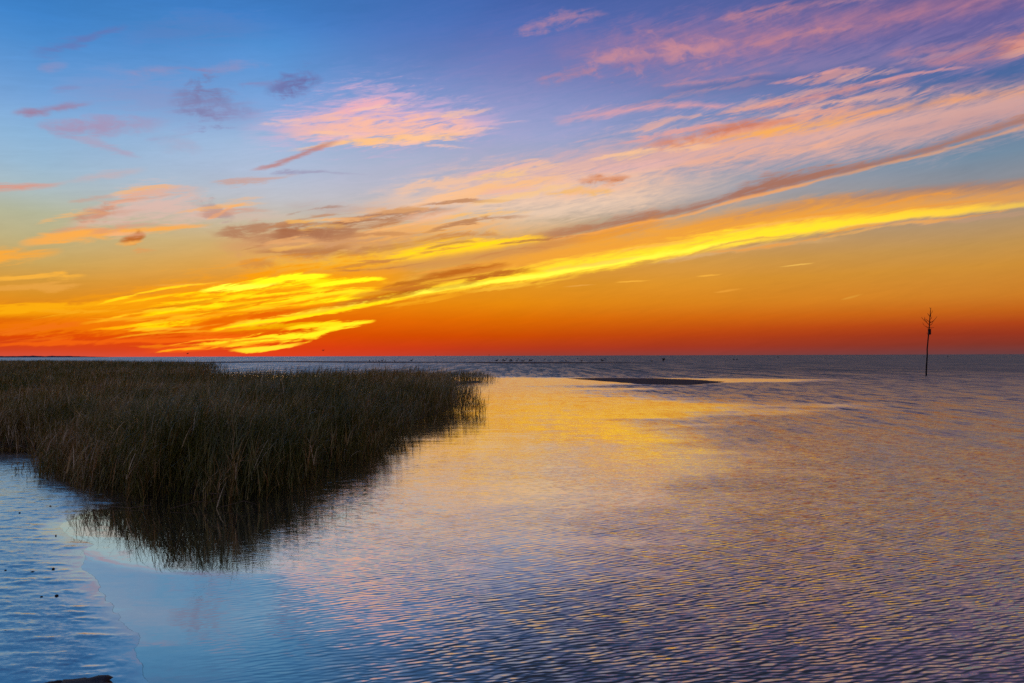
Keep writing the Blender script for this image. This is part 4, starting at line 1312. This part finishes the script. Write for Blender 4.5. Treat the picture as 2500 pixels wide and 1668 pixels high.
ORD6 = ['leftmost', 'second from left', 'third from left', 'third from right', 'second from right', 'rightmost']
for i, x_ in enumerate((902, 911, 918, 925, 933, 941)):
    bird(x_, 212 + (i % 3) * 3, 0.10, gull, random.uniform(0, 6.28), random.uniform(1.0, 1.4),
         '%s of the six dark shorebirds huddled on the far bar above the grass' % ORD6[i], 'huddle of birds on the far bar')
ORD10 = ['leftmost', 'second from left', 'third from left', 'fourth from left', 'fifth from left', 'fifth from right', 'fourth from right', 'third from right', 'second from right', 'rightmost']
for i, x_ in enumerate((1213, 1228, 1232, 1245, 1249, 1262, 1275, 1279, 1293, 1297)):
    bird(x_, 200 + (i % 3) * 3, 0.10, gull, random.uniform(0, 6.28), random.uniform(1.1, 1.6),
         '%s of ten shorebirds flocking on the bar right of the grass point' % ORD10[i], 'flock of birds on the right bar')
for x_, dist, z, me_, sc, lab in ((963, 214, .10, gull, 1.1, 'lone shorebird just right of the huddle on the far bar'),
                                  (1005, 212, .10, gull, 1.5, 'larger dark bird standing apart on the far bar above the grass'),
                                  (1382, 205, .04, gull, 1.1, 'first small bird right of the flock on the bar'),
                                  (1420, 203, .03, gull, 1.2, 'second small bird right of the flock, near the end of the bar'),
                                  (1470, 200, .02, gull, 1.7, 'large dark bird standing past the end of the flock'),
                                  (1620, 200, .0, gull_up, 1.7, 'bird lifting its wings at the right tip of the bar'),
                                  (1591, 200, .0, gull, 1.0, 'small bird beside the wing lifting one at the bar tip'),
                                  (1477, 300, .0, gull, 1.3, 'bird on the open water just behind the large one'),
                                  (1410, 330, .0, gull, 1.3, 'bird on the water beyond the bar, near the flock'),
                                  (1330, 280, .0, gull, 1.3, 'bird wading behind the flock on the far water'),
                                  (1265, 330, .0, gull, 1.4, 'bird far out behind the middle of the flock'),
                                  (1236, 340, .0, gull, 1.4, 'bird far out behind the left end of the flock'),
                                  (1791, 250, .0, gull, 1.2, 'left bird of the pair on open water beyond the sand bar'),
                                  (1799, 250, .0, gull, 1.2, 'right bird of the pair on open water beyond the sand bar'),
                                  (1900, 430, .0, gull, 1.9, 'dark bird far out between the sand bar and the stake'),
                                  (2256, 420, .0, gull, 1.6, 'bird on far water just left of the stake'),
                                  (2314, 420, .0, gull, 1.8, 'bird on far water just right of the stake')):
    bird(x_, dist, z, me_, random.choice((0.2, 3.0, 2.6, 0.5)), sc, lab)
q = at(789, 858.5, 160)
bird(789, 160, q[2], gull_fly, 1.0, 0.8, 'bird flying low in the red sky above the grass')
q = at(458, 866.5, 200)
bird(458, 200, q[2], gull_fly, 0.4, 1.0, 'bird skimming the horizon left of the brightest cloud')

# ------------------------------------------------------------------ small tufts and reeds that stand apart
def tuft(bx_, by_, n, spread, h, label, tone=0.35, cat='plant', group=None, wl=0.010, leaves=4):
    T = Grass()
    base = np.stack([rng.normal(0, spread, n), rng.normal(0, spread, n), np.full(n, -0.03)], -1)
    T.stems(base, h * rng.uniform(0.5, 1.1, n), np.clip(rng.normal(tone, 0.12, n), 0, 1), leaves, 5, wl, 0.006, wind=0.15, ll=(0.25 * h + 0.05, 0.45 * h + 0.08), ks=4)
    ob = quad_mesh('grass_tuft', np.concatenate(T.V), np.concatenate(T.Q), grm, True, np.concatenate(T.T))
    w = gd(bx_, by_)
    ob.location = (w[0], w[1], 0.0)
    tag(ob, label, cat, group)
    return ob


tuft(120, 1096, 70, .12, .42, 'low dark tuft at the corner of the mud flat')
tuft(150, 1082, 60, .13, .55, 'taller dark tuft joining the grass corner by the mud')
tuft(98, 1088, 16, .07, .24, 'small sprig left of the corner tufts on the mud')
tuft(42, 1088, 7, .05, .20, 'tiny sprig alone on the mud at the left edge')
tuft(165, 1102, 40, .10, .35, 'short tuft nearest the water at the mud corner')
tuft(192, 1118, 16, .09, .25, 'sparse low sprig where the mud meets the tall grass')
tuft(205, 1128, 10, .08, .22, 'last sparse sprig on the mud below the tall grass')
tuft(1102, 953, 26, .10, .52, 'bent reed tuft standing in water off the grass tip')
tuft(1090, 950, 30, .16, .95, 'thin reeds at the end of the grass tip')
tuft(1074, 946, 50, .25, 1.15, 'upright reeds just inside the grass tip')

reedm = simple_mat('dead_reed', (0.06, 0.045, 0.03), (0.13, 0.10, 0.065), 30, 0.7, 0.3)
for pts, lab in (([(1098, 950, 0), (1104, 935, 0.3), (1124, 926, 0.5)], 'broken reed pointing right off the grass tip'),
                 ([(1075, 950, 0), (1092, 932, .35), (1106, 924, .5)], 'snapped reed leaning over the water at the tip'),
                 ([(390, 1168, .02), (450, 1152, .08), (510, 1150, .10)], 'pale dead stalk lying low at the foot of the grass'),
                 ([(455, 1160, .02), (480, 1132, .22), (520, 1136, .20)], 'bent dead stalk folded over the dark water edge'),
                 ([(500, 1166, .02), (560, 1150, .10), (590, 1158, .04)], 'dead stalk trailing right along the grass foot'),
                 ([(470, 1165, .02), (486, 1148, .12), (500, 1140, .16)], 'short dead stalk standing from the grass foot'),
                 ([(345, 1160, .02), (300, 1166, .02), (215, 1160, .02)], 'long dark stalk lying from the grass onto the mud'),
                 ([(300, 1140, .03), (250, 1146, .04), (196, 1143, .02)], 'thin dark stalk lying across the mud above the pool'),
                 ([(270, 1062, .5), (330, 1050, .55), (372, 1058, .5)], 'arched pale stalk low in the left of the grass')):
    bm = bmesh.new()
    pp = []
    for q in pts:
        w = gnd(q[0] * DS, q[1] * DS, q[2])
        pp.append(Vector((w[0], w[1], q[2])))
    o_ = pp[0].copy()
    tube(bm, [q - o_ for q in pp], [0.006, 0.005, 0.003], 5)
    ob = bm_obj('reed_stalk', bm, reedm, None, o_)
    tag(ob, lab, 'reed')

# ------------------------------------------------------------------ stones and clods on the mud
stm = simple_mat('wet_stone', (0.006, 0.006, 0.009), (0.016, 0.016, 0.020), 9, 0.6, 0.25)


def clod(xd, yd, w, h, label, seed, name='mud_clod', cat='clod'):
    bm = bmesh.new()
    bmesh.ops.create_icosphere(bm, subdivisions=3, radius=1.0)
    for v_ in bm.verts:
        n_ = 1 + 0.9 * (float(fbm(np.array(v_.co.x * 1.7 + seed), np.array(v_.co.y * 1.7 + v_.co.z), seed, 3)) - 0.5)
        v_.co = Vector((v_.co.x * w * n_, v_.co.y * w * 0.7 * n_, v_.co.z * h * n_))
    q = gd(xd, yd)
    ob = bm_obj(name, bm, stm, None, (q[0], q[1], 0.01))
    tag(ob, label, cat)


for i, (x_, y_, w, h, lab) in enumerate(((45, 1180, 0.014, 0.014, 'round dark clod on the mud near the left edge'),
                                         (115, 1164, 0.013, 0.011, 'round dark clod beside the pool end on the mud'),
                                         (12, 1312, 0.011, 0.008, 'small clod at the very left edge of the mud'),
                                         (122, 1308, 0.012, 0.010, 'small dark clod level with the bend in the water edge'),
                                         (74, 1316, 0.023, 0.009, 'flat dark clod on the mud, left of centre'),
                                         (130, 1370, 0.015, 0.009, 'dark clod amid the small ridges of the mud'),
                                         (95, 1373, 0.011, 0.007, 'smaller clod left of the ridge clod'),
                                         (12, 1452, 0.010, 0.007, 'tiny clod low on the left edge of the mud'),
                                         (128, 1231, 0.008, 0.007, 'tiny clod just below the pool end'))):
    clod(x_, y_, w, h, lab, i + 3)
clod(190, 1580, .17, .040, 'dark wet stone breaking the bottom edge of the picture', 20, 'shore_stone', 'stone')
clod(122, 1580, .07, .035, 'lower dark stone left of the large one at the bottom edge', 24, 'shore_stone', 'stone')
